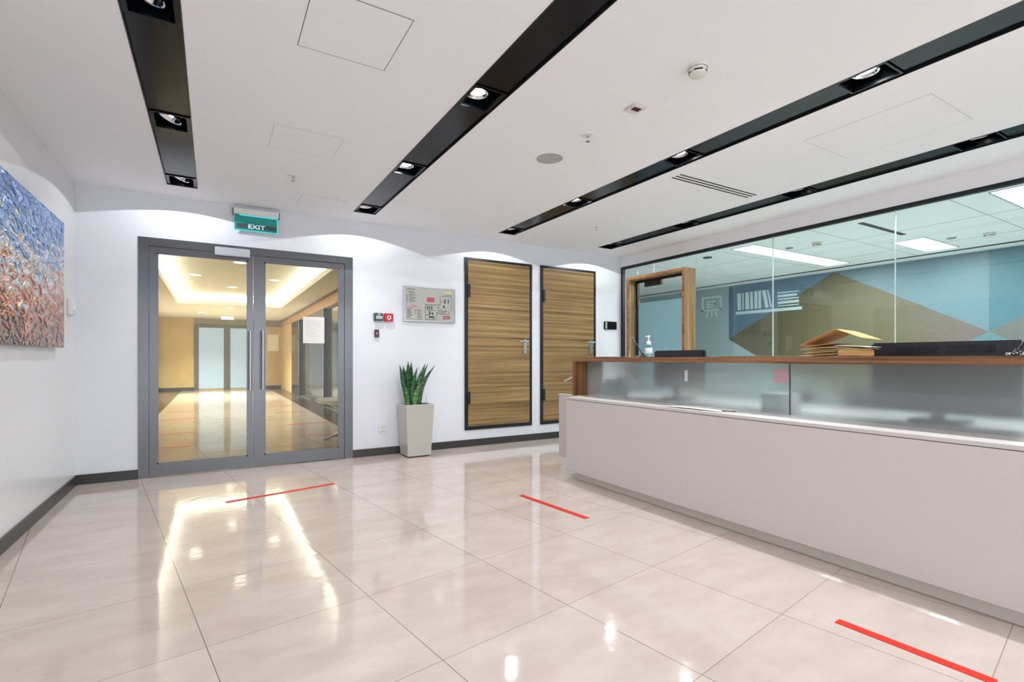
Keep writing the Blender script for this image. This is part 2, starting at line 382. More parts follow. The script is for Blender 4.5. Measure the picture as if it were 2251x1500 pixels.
# ---- glass partition to the office
w1 = thing('window_1', None, None, (XG, 0, 0), kind='structure')
obj('frame_rail', B((XG - .005, XG + .045, YREAR, YB, ZG - .035, ZG)), M_['black'], w1)
obj('floor_rail', B((XG, XG + .045, YREAR, YB, 0, .05)), M_['black'], w1)
obj('end_post', B((XG - .005, XG + .045, YB - .045, YB, .05, ZG - .035)), M_['black'], w1)
PO0, PO1 = PX(1528, 789, XG).y, PX(1378, 789, XG - .2).y             # door portal y range
POZ = PX(1505, 587, XG - .2).z; PT = .042
seams = [YB - .045, PO1 + .07, PO0 + .07, PX(1698, 600, XG).y, PX(1966, 600, XG).y, PX(1966, 600, XG).y - 1.4, YREAR]
seams = [seams[0], PX(1697, 600, XG).y, PX(1966, 600, XG).y, -1.3, YREAR]
def pane(y0, y1, z0, z1):
    g = obj('glass_panel', B((XG + .014, XG + .026, y0, y1, z0, z1)), M_['glass'], w1)
    return g
pane(PO1, YB - .045, .05, ZG - .035)
pane(PO0, PO1, POZ, ZG - .035)
pane(seams[1] + .003, PO0, .05, ZG - .035)
for i in (1, 2, 3): pane(seams[i + 1] + .003, seams[i] - .003, .05, ZG - .035)
for i in (1, 2, 3): obj('glass_joint', B((XG + .012, XG + .028, seams[i] - .003, seams[i] + .003, .05, ZG - .035)), M_['edge'], w1)
obj('glass_joint', B((XG + .012, XG + .028, PO1 - .32, PO1 - .315, POZ, ZG - .035)), M_['edge'], w1)

# ---- portal and glass door
d4 = thing('door_4', None, None, (XG, PO0, 0), kind='structure')
X0, X1 = XG - .2, XG + .012
for nm, b_ in (('portal_jamb', (X0 + .001, X1, PO0, PO0 + PT, 0, POZ)), ('portal_jamb', (X0 + .001, X1, PO1 - PT, PO1, 0, POZ)), ('portal_head', (X0 + .001, X1, PO0 + PT, PO1 - PT, POZ - PT, POZ))):
    obj(nm, B(b_), M_['woodv'], d4)
obj('portal_edging', B((X0 - .002, X0 + .001, PO0, PO0 + PT, 0, POZ), (X0 - .002, X0 + .001, PO1 - PT, PO1, 0, POZ), (X0 - .002, X0 + .001, PO0 + PT, PO1 - PT, POZ - PT, POZ)), M_['woodfront'], d4)
ya, yb_ = PO0 + PT, PO1 - PT
obj('door_frame', B((XG - .06, XG - .02, ya, ya + .012, 0, POZ - PT), (XG - .06, XG - .02, yb_ - .03, yb_, 0, POZ - PT), (XG - .06, XG - .02, ya, yb_, POZ - PT - .03, POZ - PT)), M_['black'], d4)
gl = obj('door_leaf', B((XG - .045, XG - .035, ya + .014, yb_ - .032, .01, 1.93 + .0)), M_['frostdoor'], d4)
obj('clear_glass_top', B((XG - .045, XG - .035, ya + .014, yb_ - .032, 1.93, POZ - PT - .032)), M_['glass'], gl)
for z in (.25, 1.88): obj('glass_hinge', B((XG - .06, XG - .03, yb_ - .07, yb_ - .005, z, z + .09), bev=.003), M_['chrome'], gl)
pc0, pc1 = PX(1416, 625, XG - .03), PX(1452, 625, XG - .03)
obj('door_closer', B((XG - .03, XG + .02, pc1.y, pc0.y, PX(1416, 632, XG).z, PX(1452, 614, XG).z), bev=.004), M_['black'], gl)

# ---- office behind the glass
YO0, YO1 = YREAR, 10.6
struct('floor_office', B((XG, XM + .1, YO0, YO1, -.1, -.0)), M_['officefloor'])
struct('ceiling_office', B((XG + .12, XM + .1, YO0, YO1, ZC, ZC + .1)), M_['officeceil'])
struct('wall_office_far', B((XM, XM + .1, YO0, YO1, 0, ZC)), M_['office'])
struct('wall_office_back', B((XG, XM, YO1 - .1, YO1, 0, ZC)), M_['office'])
struct('wall_office_front', B((XG + .05, XM, YO0, YO0 + .1, 0, ZC)), M_['office'])
struct('wall_office_divider', B((XG, XG + .1, YB + .1, YO1, 0, ZC)), M_['office'])
# ceiling panel joints and perimeter slot
bm = bmesh.new()
for x in (6.0, 7.2, 8.4): box(bm, x - .004, x + .004, YO0 + .1, YO1 - .1, ZC - .002, ZC + .001)
for k in range(9): box(bm, XG + .13, 9.1, -2 + k * 1.35 - .004, -2 + k * 1.35 + .004, ZC - .002, ZC + .001)
struct('trim_1', bm, mat('panel_joint', (176, 188, 188), .8))
struct('trim_2', B((9.12, 9.2, YO0 + .1, YO1 - .1, ZC - .006, ZC + .001)), M_['slot'])

# mural
mpt = lambda u, v, o=0: PX(u, v, XM - .006 - o)
def ext(p, q, z):                                   # point on the line p->q at height z
    t = (z - p.z) / (q.z - p.z); return p + (q - p) * t
mcols = dict(pale=(166, 186, 192), blue=(94, 122, 144), olive=(100, 94, 68), taupe=(130, 122, 118), sky=(100, 126, 136), teal=(74, 112, 124), tri=(90, 124, 130))
def gradmat(name, ca_, cb_, y0, y1, swap=False):
    if swap: ca_, cb_ = cb_, ca_
    m = bpy.data.materials.new(name); m.use_nodes = True; nt = m.node_tree; b = nt.nodes['Principled BSDF']; b.inputs['Roughness'].default_value = .5
    tc = nt.nodes.new('ShaderNodeTexCoord'); sp = nt.nodes.new('ShaderNodeSeparateXYZ'); nt.links.new(tc.outputs['Object'], sp.inputs[0])
    mr = nt.nodes.new('ShaderNodeMapRange'); mr.inputs[1].default_value = y0; mr.inputs[2].default_value = y1; nt.links.new(sp.outputs[1], mr.inputs[0])
    mx = nt.nodes.new('ShaderNodeMixRGB'); mx.inputs[1].default_value = lin(ca_); mx.inputs[2].default_value = lin(cb_)
    nt.links.new(mr.outputs[0], mx.inputs[0]); nt.links.new(mx.outputs[0], b.inputs['Base Color']); return m
ZT = ZC - .012
MUR = thing('wall_mural', 'geometric blue, olive and teal triangle mural covering the office wall behind the glass', 'mural', (XM, 5, 0))
yW = 9.9
A_ = mpt(1602, 746); Ap = mpt(1835, 597); Cn = mpt(2174, 729)
Ap = ext(A_, Ap, ZT)
top = lambda y, o=0: Vector((XM - .006 - o, y, ZT)); bot = lambda y, o=0: Vector((XM - .006 - o, y, .1))
def mpoly(name, pts, m): 
    bm = bmesh.new(); prism(bm, pts, (.005, 0, 0)); return obj(name, bm, m, MUR)
Lr = ext(Ap, Cn, .1)                                 # falling diagonal to the skirting
Dl = Vector((A_.x, A_.y - (A_.z - .1) * 1.75, .1))   # rising left diagonal down-right
mpoly('pale_field', [top(yW), top(A_.y), A_, Dl, bot(yW)], mat('mural_pale', mcols['pale'], .5))
mpoly('blue_field', [top(A_.y), Ap, A_], mat('mural_blue', mcols['blue'], .5))
yr = -2.2
E1 = mpt(2251, 694); Er = Cn + (E1 - Cn) * ((yr - Cn.y) / (E1.y - Cn.y)); Er.z = min(Er.z, ZT)
E1t = ext(Cn, E1, ZT)
mpoly('olive_field', [A_, Ap, Cn, ext(Ap, Cn, .1) if False else Vector((Cn.x, Cn.y, .1)), Dl], gradmat('mural_olive', mcols['olive'], (108, 98, 94), Cn.y - 5 + .25, Cn.y - 5 + 1.2, True))
mpoly('sky_field', [Ap, top(Cn.y), Cn], mat('mural_sky', mcols['sky'], .5))
mpoly('teal_field', [top(Cn.y), E1t, Cn], mat('mural_teal', mcols['teal'], .5))
T1 = mpt(2120, 755); T2 = mpt(2235, 755)
g0, g1 = ext(Cn, T1, .1), ext(Cn, T2, .1)
mpoly('grey_field', [E1t, Vector((Cn.x, yr, ZT)), Vector((Cn.x, yr, .1)), g1, Cn], mat('mural_grey', (102, 104, 102), .5))
bm = bmesh.new(); tri = [Cn, Vector((Cn.x, Cn.y + .9, .1)), Vector((Cn.x, Cn.y - 1.2, .1))]
s_ = (Cn - T1); tri = [Vector((Cn.x - .001, q.y, q.z)) for q in (Cn, ext(Cn, T1, .1), ext(Cn, T2, .1))]
prism(bm, tri, (-.002, 0, 0)); obj('teal_triangle', bm, mat('mural_triangle', mcols['tri'], .5), MUR)
# icons printed on the mural
def quad(bm, pts, o=.012): prism(bm, [PX(u, v, XM - .009) for u, v in pts], (-.002, 0, 0))
bm = bmesh.new()
T = lambda x, y: (1500 + x / 7.503, 600 + y / 7.505)
for q in ([(905, 343), (965, 336), (970, 615), (912, 622)], [(990, 333), (1012, 330), (1012, 605), (992, 606)], [(1036, 326), (1100, 318), (1103, 600), (1040, 605)],
          [(1118, 316), (1160, 310), (1168, 596), (1124, 600)], [(1186, 306), (1238, 300), (1240, 588), (1190, 594)], [(1252, 298), (1298, 292), (1300, 583), (1256, 587)],
          [(1312, 290), (1372, 284), (1424, 570), (1370, 580)], [(1392, 282), (1418, 278), (1478, 565), (1450, 572)],
          [(1568, 326), (1922, 288), (1924, 305), (1570, 346)], [(1568, 370), (1890, 334), (1892, 372), (1570, 408)], [(1572, 430), (1922, 394), (1924, 416), (1573, 452)],
          [(1572, 476), (1922, 440), (1924, 484), (1574, 520)], [(1572, 542), (1922, 508), (1924, 528), (1574, 560)], [(880, 646), (1970, 552), (1972, 603), (884, 694)]):
    quad(bm, [T(*p) for p in q])
obj('bookshelf_icon', bm, mat('mural_icon_books', (200, 222, 226), .5), MUR)
bm = bmesh.new()
for q in ([(318, 410), (645, 372), (648, 405), (320, 440)], [(318, 440), (352, 437), (352, 640), (318, 645)], [(616, 408), (650, 405), (650, 600), (618, 606)], [(318, 620), (648, 585), (648, 610), (320, 648)],
          [(425, 470), (548, 455), (548, 478), (425, 494)], [(425, 515), (548, 500), (548, 522), (425, 538)], [(425, 560), (540, 548), (540, 570), (425, 584)], [(400, 470), (425, 468), (425, 584), (402, 588)], [(530, 478), (552, 478), (540, 560), (520, 560)],
          [(420, 640), (446, 636), (412, 730), (384, 736)], [(470, 636), (496, 634), (498, 722), (472, 724)], [(530, 630), (556, 626), (584, 712), (556, 720)]):
    quad(bm, [T(*p) for p in q])
obj('projector_screen_icon', bm, mat('mural_icon_screen', (206, 226, 230), .5), MUR)

# ceiling light panels in the office
def area(name, loc, sx, sy, power, col, rot=(0, 0, 0), parent=None):
    l = bpy.data.lights.new(name, 'AREA'); l.shape = 'RECTANGLE'; l.size = sx; l.size_y = sy; l.energy = power; l.color = col
    o = bpy.data.objects.new(name, l); C.objects.link(o); o.rotation_euler = rot
    if parent is not None: o.parent = parent; o.location = Vector(loc) - parent.location
    else: o.location = loc
    return o
def lpanel(x0, x1, y0, y1, label):
    t = thing('fluorescent_light', label, 'ceiling light', ((x0 + x1) / 2, (y0 + y1) / 2, ZC), 'fluorescent panels in the office ceiling')
    obj('panel_frame', B((x0 - .015, x1 + .015, y0 - .015, y0, ZC - .006, ZC), (x0 - .015, x1 + .015, y1, y1 + .015, ZC - .006, ZC), (x0 - .015, x0, y0, y1, ZC - .006, ZC), (x1, x1 + .015, y0, y1, ZC - .006, ZC)), M_['satin'], t)
    n = max(1, round((x1 - x0) / 1.25))
    for k in range(2):
        ym = (y0 + y1) / 2; a, b = (y0, ym - .004) if k == 0 else (ym + .004, y1)
        obj('diffuser', B((x0, x1, a, b, ZC - .004, ZC - .001)), M_['panel'], t)
    area('panel_glow', ((x0 + x1) / 2, (y0 + y1) / 2, ZC - .02), x1 - x0, y1 - y0, OFFICE * (x1 - x0), (.93, 1, .99), parent=t)
def pxr(u, v): return PZ(u, v, ZC)
q = [pxr(1610, 547), pxr(1660, 540), pxr(1860, 578), pxr(1815, 585)]
print('panel1', q)
lpanel(6.35, 8.85, 4.22, 4.55, 'long white fluorescent ceiling panel above the bookshelf drawing, behind the glass')
print('panel2', pxr(1950, 530), pxr(2000, 519), pxr(2095, 543), pxr(2035, 552))
lpanel(7.85, 8.9, 2.85, 3.2, 'short twin fluorescent ceiling panel near the middle of the office glass')
print('panel3', pxr(2180, 427), pxr(2251, 465), pxr(2251, 413))
lpanel(6.25, 8.8, 1.42, 1.76, 'bright fluorescent ceiling panel cut by the right edge of the photo')
# washers over the mural
for y, w, pw in ((5.9, .8, 7), (3.4, 1.4, 14)):
    pass

# ---- hall behind the steel doors
XH0, XH1 = -1.62, 2.22; YF = 21.0
ZH = 2.56
struct('wall_hall_left', B((XH0 - .1, XH0, YB + .1, YF, 0, 3.0)), M_['hallwall'])
fl = M_['floor']
CX0, CX1, CY0, CY1 = -.80, 1.66, 6.7, 15.6; ZU = ZH + .27
bm = B((XH0, XH1 + .3, YB + .1, CY0, ZH, ZH + .06), (XH0, XH1 + .3, CY1, YF, ZH, ZH + .06), (XH0, CX0, CY0, CY1, ZH, ZH + .06), (CX1, XH1 + .3, CY0, CY1, ZH, ZH + .06),
       (CX0 - .02, CX0, CY0 - .02, CY1 + .02, ZH + .06, ZH + .10), (CX1, CX1 + .02, CY0 - .02, CY1 + .02, ZH + .06, ZH + .10), (CX0, CX1, CY0 - .02, CY0, ZH + .06, ZH + .10), (CX0, CX1, CY1, CY1 + .02, ZH + .06, ZH + .10),
       (CX0 - .3, CX1 + .3, CY0 - .3, CY1 + .3, ZU, ZU + .05),
       (CX0 - .3, CX0 - .26, CY0 - .3, CY1 + .3, ZH + .06, ZU), (CX1 + .26, CX1 + .3, CY0 - .3, CY1 + .3, ZH + .06, ZU), (CX0 - .3, CX1 + .3, CY0 - .3, CY0 - .26, ZH + .06, ZU), (CX0 - .3, CX1 + .3, CY1 + .26, CY1 + .3, ZH + .06, ZU))
struct('ceiling_hall', bm, M_['ceil_hall'])
t = thing('cove_light', 'warm white light strip hidden in the raised ceiling recess of the hall', 'cove light', (.4, 12, ZH))
for b_ in ((CX0 - .2, CX0 - .06, CY0, CY1, ZH + .062, ZH + .075), (CX1 + .06, CX1 + .2, CY0, CY1, ZH + .062, ZH + .075), (CX0, CX1, CY0 - .2, CY0 - .06, ZH + .062, ZH + .075), (CX0, CX1, CY1 + .06, CY1 + .2, ZH + .062, ZH + .075)):
    obj('led_strip', B(b_), M_['coveled'], t)
# far wall
struct('wall_hall_far', B((XH0, XH1 + .3, YF, YF + .1, 0, ZH)), M_['hallwall'])
FY = YF - .03
fx = lambda u: PY(u, 789, YF).x
fz = lambda u, v: PY(u, v, YF).z
t = thing('door_5', None, None, (fx(500), YF, 0), kind='structure')
dx0, dx1, dm0, dm1 = fx(427), fx(572), fx(492), fx(506); dzt = fz(500, 722)
obj('door_frame', B((dx0, fx(437), YF - .06, YF, 0, dzt + .1), (fx(563), dx1, YF - .06, YF, 0, dzt + .1), (dm0, dm1, YF - .06, YF, 0, dzt), (fx(437), fx(563), YF - .06, YF, dzt, dzt + .1)), M_['hallframe'], t)
for a, b in ((fx(437), dm0), (dm1, fx(563))):
    obj('frosted_pane', B((a, b, YF - .03, YF - .01, .05, dzt)), M_['hallfrost'], t)
struct('trim_3', B((dx0, XH1, YF - .02, YF, dzt + .1, ZH)), M_['hallgrey'])
struct('baseboard_hall', B((XH0, dx0, YF - .02, YF, 0, .11), (dx1, XH1, YF - .02, YF, 0, .11)), M_['base'])
bm = B((fx(588), fx(612), YF - .02, YF - .001, fz(600, 772), fz(600, 736)))
tag(obj('evacuation_notice', bm, M_['paper']), 'pale framed notice on the ochre wall at the far end of the hall', 'notice')
struct('trim_4', B((XH0, -.95, YB + .12, YF - .02, 0, .003), (1.78, XH1 + .3, YB + .12, YF - .02, 0, .003)), M_['hallborder'])
# elevator wall on the right of the hall
XE = XH1
struct('wall_hall_right', B((XE + .3, XE + .4, YB + .1, YF, 0, ZH), (XE, XE + .3, YB + .1, YF, 2.3, ZH)), M_['halltan'])
struct('trim_5', B((XE - .04, XE - .001, YB + .1, YF, ZH - .05, ZH)), M_['hallborder'])
struct('wall_hall_front', B((XH0, DX0, YB + .1, YB + .16, 0, ZH), (DX1, XH1 + .3, YB + .1, YB + .16, 0, ZH), (DX0, DX1, YB + .1, YB + .16, DZ, ZU)), M_['hallwall'])
ey = lambda u: PX(u, 789, XE).y
cols = [(ey(657), ey(641)), (ey(711), ey(685)), (YB + .2, YB + .55)]
print('cols', cols)
for (y0, y1), lab in zip(cols, ('dark polished pillar between the far lift doors of the hall', 'dark polished pillar beside the near glass lift front of the hall', 'dark polished pillar next to the steel doors in the hall')):
    t = thing('pillar', lab, 'pillar', (XE, y0, 0), 'dark pillars between the lift doors')
    obj('pillar_body', B((XE, XE + .3, y0, y1, 0, 2.3)), M_['halldark'], t)
    obj('edge_strip', B((XE - .006, XE, y0, y0 + .03, 0, 2.3)), M_['chrome'], t)
struct('wall_hall_end', B((XE, XE + .3, cols[0][1], YF, 0, 2.3)), M_['hallwall'])
for i, (a, b, lab) in enumerate(((cols[1][1], cols[0][0], 'closed reflective lift doors at the far side of the hall'), (cols[2][1], cols[1][0], 'closed greenish mirror lift doors nearest the steel doors'))):
    t = thing('elevator', lab, 'elevator', (XE + .1, a, 0)); m_ = (a + b) / 2
    for y0, y1 in ((a + .005, m_ - .004), (m_ + .004, b - .005)):
        dl = obj('door_panel', B((XE + .1, XE + .14, y0, y1, .02, 2.28)), M_['halldoor'], t)
    obj('threshold', B((XE + .0, XE + .1, a + .01, b - .01, .003, .012)), M_['satin'], t)
# lift signs
for (u0, v0_, u1, v1_), lab in (((683, 646, 701, 661), 'larger white projecting lift sign above the near lift in the hall'), ((640, 675, 655, 686), 'smaller white projecting lift sign above the far lift in the hall')):
    p, q2 = PX(u0, v1_, XE - .06), PX(u1, v0_, XE - .06)
    yc = (p.y + q2.y) / 2; hgt = abs(q2.z - p.z); zc = (p.z + q2.z) / 2
    wd_ = (u1 - u0) / F_PX * (yc * ca + XE * sa) / ca
    t = thing('lift_sign', lab, 'sign', (XE, yc, zc), 'white lift signs of the hall')
    obj('sign_box', B((XE - wd_, XE - .001, yc - .02, yc + .02, zc - hgt / 2, zc + hgt / 2), bev=.003), M_['plastic'], t)
    for g_ in (.6, .4): obj('sign_figure', B((XE - wd_ * (g_ + .04), XE - wd_ * (g_ - .04), yc - .022, yc - .02, zc - hgt * .25, zc + hgt * .25)), M_['hallgrey'], t)
# hall downlights, sprinkler, sensor
def hall_lamp(u, v, z, label, r=.1, k=1):
    p = PZ(u, v, z); t = thing('hall_downlight', label, 'ceiling light', (p.x, p.y, z), 'round recessed lights in the hall ceiling')
    bm = bmesh.new(); lathe(bm, p, [(r, -.001), (r + .02, -.001), (r + .02, -.008), (r, -.008), (r, -.001)]); obj('trim_ring', bm, M_['plastic'], t, smooth=True)
    bm = bmesh.new(); cyl(bm, p + Vector((0, 0, -.006)), p + Vector((0, 0, -.001)), r); obj('diffuser', bm, M_['halllamp'], t)
    l = bpy.data.lights.new('hall_glow', 'SPOT'); l.energy = HALL * 3 * (5 if z == ZH else 1); l.spot_size = 2.4; l.spot_blend = 1; l.color = (1, .95, .74); l.shadow_soft_size = .08
    o = bpy.data.objects.new('hall_glow', l); C.objects.link(o); o.parent = t; o.location = (0, 0, -.03)
for u, v, z, lab in ((430, 604, ZU, 'round recessed hall light left of centre in the raised ceiling'), (528, 577, ZU, 'round recessed hall light nearest the left glass door leaf top'), (511, 631, ZU, 'round recessed hall light in the middle of the raised ceiling'),
                  (603, 616, ZU, 'round recessed hall light seen through the right glass leaf'), (442, 687, ZH, 'left round light in the low ceiling before the frosted far doors'), (505, 677, ZH, 'right round light in the low ceiling before the frosted far doors')):
    hall_lamp(u, v, z, lab)
p = PZ(540, 590, ZU); t = thing('sprinkler', 'white sprinkler below the hall light seen at the top of the left door leaf', 'sprinkler', tuple(p))
bm = bmesh.new(); lathe(bm, p, [(0, -.09), (.05, -.085), (.05, -.08), (.015, -.06), (.015, -.01), (.06, -.004), (.06, 0)]); obj('sprinkler_head', bm, M_['plastic'], t, smooth=True)
p = PZ(500, 692, ZH); t = thing('hall_exit_sign', 'small green running-light exit sign hanging before the frosted far doors', 'exit sign', (p.x, p.y, ZH))
bm = B((p.x - .01, p.x + .01, p.y - .01, p.y + .01, ZH - .06, ZH)); obj('hanger', bm, M_['plastic'], t)
obj('sign_face', B((p.x - .18, p.x + .18, p.y - .02, p.y + .02, ZH - .16, ZH - .06)), mat('hall_exit_green', (150, 235, 190), .4, emit=1.2), t)
# hall tapes
def tape(p, q, w, label, group, h0=.0):
    d = (q - p).normalized(); n = Vector((-d.y, d.x, 0)) * (w / 2)
    bm = bmesh.new(); prism(bm, [Vector((r.x, r.y, h0)) for r in (p - n, q - n, q + n, p + n)], (0, 0, .0025))
    o = obj('floor_tape', bm, M_['tape']); return tag(o, label, 'floor tape', group)
for k, (a, b, lab) in enumerate((((343, 986), (416, 981), 'nearest red tape line on the hall floor in the left leaf'), ((343, 957), (425, 950), 'second nearest red tape line on the hall floor in the left leaf'), ((345, 925), (432, 919), 'third red tape line from the left leaf bottom rail'), ((365, 907), (432, 905), 'farthest faint red tape line seen in the left leaf'),
                       ((660, 959), (743, 953), 'nearest red tape line on the hall floor in the right leaf'), ((632, 934), (722, 928), 'second nearest red tape line on the hall floor in the right leaf'), ((606, 908), (672, 904), 'third red tape line on the hall floor in the right leaf'), ((588, 895), (640, 892), 'farthest faint red tape line seen in the right leaf'))):
    tape(PZ(*a, 0), PZ(*b, 0), .05, lab, 'red tape lines on the hall floor')
tape(PZ(497, 1105, 0), PZ(735, 1064, 0), .045, 'long red tape line on the floor in front of the steel doors', 'red tape lines on the lobby floor')
tape(PZ(1145, 1089.5, 0), PZ(1291, 1140.5, 0), .045, 'short red tape line on the floor by the far counter corner', 'red tape lines on the lobby floor')
tape(PZ(1840, 1366, 0), PZ(2190, 1502, 0), .045, 'thick red tape line on the floor at the near end of the counter', 'red tape lines on the lobby floor')
# lounge chair in the hall
cp = PZ(730, 969, 0); cp = Vector((cp.x + .22, cp.y + .15, 0))
t = thing('shell_chair', 'low white shell chair on a metal star base just inside the right glass door', 'chair', tuple(cp))
bm = bmesh.new()
lathe(bm, (cp.x, cp.y, .47), [(0, 0), (.2, .0), (.36, .03), (.42, .07), (.425, .085), (.4, .08), (.34, .05), (.2, .03), (0, .025)])
sh = obj('seat', bm, M_['whitegloss'], t, smooth=True)
bm = bmesh.new()
for k in range(9):
    pass
bm = bmesh.new()
rows = []
for j in range(7):
    zz = .54 + j * .06; rr = .41 - .004 * j * j
    rows.append([bm.verts.new((cp.x + rr * math.cos(a), cp.y + rr * math.sin(a), zz)) for a in [math.radians(-50 + 12.5 * i) for i in range(9)]])
for A, Q in zip(rows, rows[1:]):
    for i in range(8): bm.faces.new([A[i], A[i + 1], Q[i + 1], Q[i]])
bk = obj('backrest', bm, M_['whitegloss'], t, smooth=True); md = bk.modifiers.new('s', 'SOLIDIFY'); md.thickness = .02
bm = bmesh.new(); cyl(bm, (cp.x, cp.y, .07), (cp.x, cp.y, .47), .022); obj('column', bm, M_['satin'], t, smooth=True)
for k in range(4):
    a = math.radians(20 + 90 * k); bm = bmesh.new(); cyl(bm, (cp.x, cp.y, .085), (cp.x + .34 * math.cos(a), cp.y + .34 * math.sin(a), .016), .02, .012, 12); obj('leg', bm, M_['satin'], t, smooth=True)

# ================================================================== CEILING FITTINGS
names = ['left', 'second', 'third', 'right']
LY = [5.30, 4.01, 2.70, 1.40, .1, -1.2]
proto = None
def spot(loc, size, blend, power, rad, parent, col=(.96, .98, 1)):
    l = bpy.data.lights.new('spot_beam', 'SPOT'); l.energy = power; l.spot_size = math.radians(size); l.spot_blend = blend; l.color = col; l.shadow_soft_size = rad
    o = bpy.data.objects.new('spot_beam', l); C.objects.link(o); o.parent = parent; o.location = loc
    return o
where = ['end unit nearest the back wall', 'second unit from the back wall', 'third unit from the back wall', 'fourth unit from the back wall', 'unit overhead beside the camera', 'unit behind the camera']
for i, (x0, x1) in enumerate(STRIPS):
    zt = ZC + .11
    t = thing('light_channel', ['black recessed ceiling channel at the left, above the wall art side', 'black recessed ceiling channel ending above the plan board', 'black recessed ceiling channel ending above the first wooden door', 'black recessed ceiling channel beside the glass partition'][i], 'ceiling channel', (x0, YS, ZC), 'black light channels in the ceiling')
    obj('channel_tray', B((x0, x0 + .006, YREAR, YS, ZC - .002, zt), (x1 - .006, x1, YREAR, YS, ZC - .002, zt), (x0, x1, YREAR, YS, zt, zt + .01), (x0, x1, YS - .006, YS, ZC - .002, zt)), M_['black'], t)
    # cover plates between the units
    for k, (ya_, yb2) in enumerate(zip(LY[1:] , LY[:-1])):
        obj('cover_plate', B((x0 + .007, x1 - .007, ya_ + .135, yb2 - .135, ZC + .012, ZC + .02)), M_['cover'], t)
    for k, y in enumerate(LY):
        lit = i in (1, 2)
        xc = (x0 + x1) / 2 - (.03 if lit else -.0); hw = (x1 - x0) / 2
        xm = (x0 + x1) / 2
        u = thing('spotlight', '%s ceiling spotlight in the %s black channel, %s' % ('bright lit' if (lit and k in (1, 2, 3)) else 'chrome ringed', names[i], where[k]), 'ceiling spotlight', (xm, y, ZC), 'spotlights in the ceiling channels')
        obj('housing', B((xm - hw + .007, xm - hw + .03, y - .13, y + .13, ZC + .004, ZC + .06), (xm + hw - .03, xm + hw - .007, y - .13, y + .13, ZC + .004, ZC + .06), (xm - hw + .03, xm + hw - .03, y - .13, y - .118, ZC + .004, ZC + .06), (xm - hw + .03, xm + hw - .03, y + .118, y + .13, ZC + .004, ZC + .06), (xm - hw + .03, xm + hw - .03, y - .118, y + .118, ZC + .085, ZC + .095)), M_['cover'], u)
        tl = .0 if lit else (-.35 if i == 0 else .25)
        ax = Vector((math.sin(tl), 0, -math.cos(tl))); c0 = Vector((xc, y, ZC + .045))
        bm = bmesh.new(); lathe(bm, c0, [(.018, -.03), (.036, -.022), (.05, -.004), (.058, .012), (.066, .014), (.066, .006), (.058, .002)], axis=ax, seg=32)
        rf = obj('reflector', bm, M_['chrome'], u, smooth=True)
        bm = bmesh.new()
        if lit and k > 0: lathe(bm, c0, [(0, .010), (.034, .006), (.045, .0), (0, -.004)], axis=ax)
        else: lathe(bm, c0, [(0, .006), (.012, .002), (.016, -.01), (0, -.02)], axis=ax)
        obj('bulb', bm, M_['bulb'] if (lit and k > 0) else M_['bulbdim'], rf)
        bm = bmesh.new()
        tube(bm, [c0 + Vector((.066 * math.cos(a), .066 * math.sin(a) * 1, .016)) for a in [math.pi * q_ / 10 for q_ in range(11)]], .0025, 6)
        obj('gimbal_ring', bm, M_['satin'], u)
        spot((0, 0, -.004), 84, 1.0, BEAM * ((1.9 if i == 2 and k in (3, 4) else 1.15) if lit else .85), .04, u)
        spot((0, 0, -.004), 151 if i == 0 and k == 0 else 146, .02, SPILL * (.3 if (i == 0 and k > 0) else 1), .006, u)

def ring_panel(name, pts, label, w=.004):
    """outline of a hatch in the ceiling: a hairline joint (dark groove) around a flush panel"""
    P = [PZ(u, v, ZC) for u, v in pts]
    x0, x1 = min(p.x for p in P), max(p.x for p in P); y0, y1 = min(p.y for p in P), max(p.y for p in P)
    return x0, x1, y0, y1
def hatch(x0, x1, y0, y1, label, w=.0035, m='joint'):
    t = thing('access_hatch', label, 'ceiling hatch', ((x0 + x1) / 2, (y0 + y1) / 2, ZC), 'flush access hatches in the ceiling')
    obj('hatch_panel', B((x0 + w, x1 - w, y0 + w, y1 - w, ZC - .0012, ZC)), M_['ceil'], t)
    obj('joint', B((x0, x1, y0, y0 + w, ZC - .0012, ZC), (x0, x1, y1 - w, y1, ZC - .0012, ZC), (x0, x0 + w, y0 + w, y1 - w, ZC - .0012, ZC), (x1 - w, x1, y0 + w, y1 - w, ZC - .0012, ZC)), M_[m], t)
pa, pb, pc_ = PZ(653, 100, ZC), PZ(845, 155, ZC), PZ(912, 45, ZC); print('hatch1', pa, pb, pc_, PZ(680, 0, ZC))
hatch(pa.x, pb.x, (pc_.y), (pa.y + pb.y) / 2, 'large square access hatch in the ceiling between left and second channels')
pa, pb, pc_ = PZ(603, 271, ZC), PZ(757, 305, ZC), PZ(593, 327, ZC); print('hatch2', pa, pb, pc_, PZ(735, 350, ZC))
hatch(pa.x, pb.x, (pa.y + pb.y) / 2, PZ(735, 350, ZC).y, 'smaller access hatch in the ceiling above the steel doors', .003, 'faint')
pa, pb = PZ(664, 426, ZC), PZ(654, 446, ZC); print('h3', pa, pb, PZ(742, 440, ZC))
hatch(pa.x, pa.x + .42, pa.y, pa.y + .3, 'faint small access hatch in the ceiling near the exit sign', .003, 'faint')
pa, pb = PZ(1765, 310, ZC), PZ(1865, 348, ZC); print('h4', pa, pb)
hatch(pa.x, pb.x, pa.y - .75, (pa.y + pb.y) / 2, 'faint access hatch in the ceiling between third and right channels', .003, 'faint')

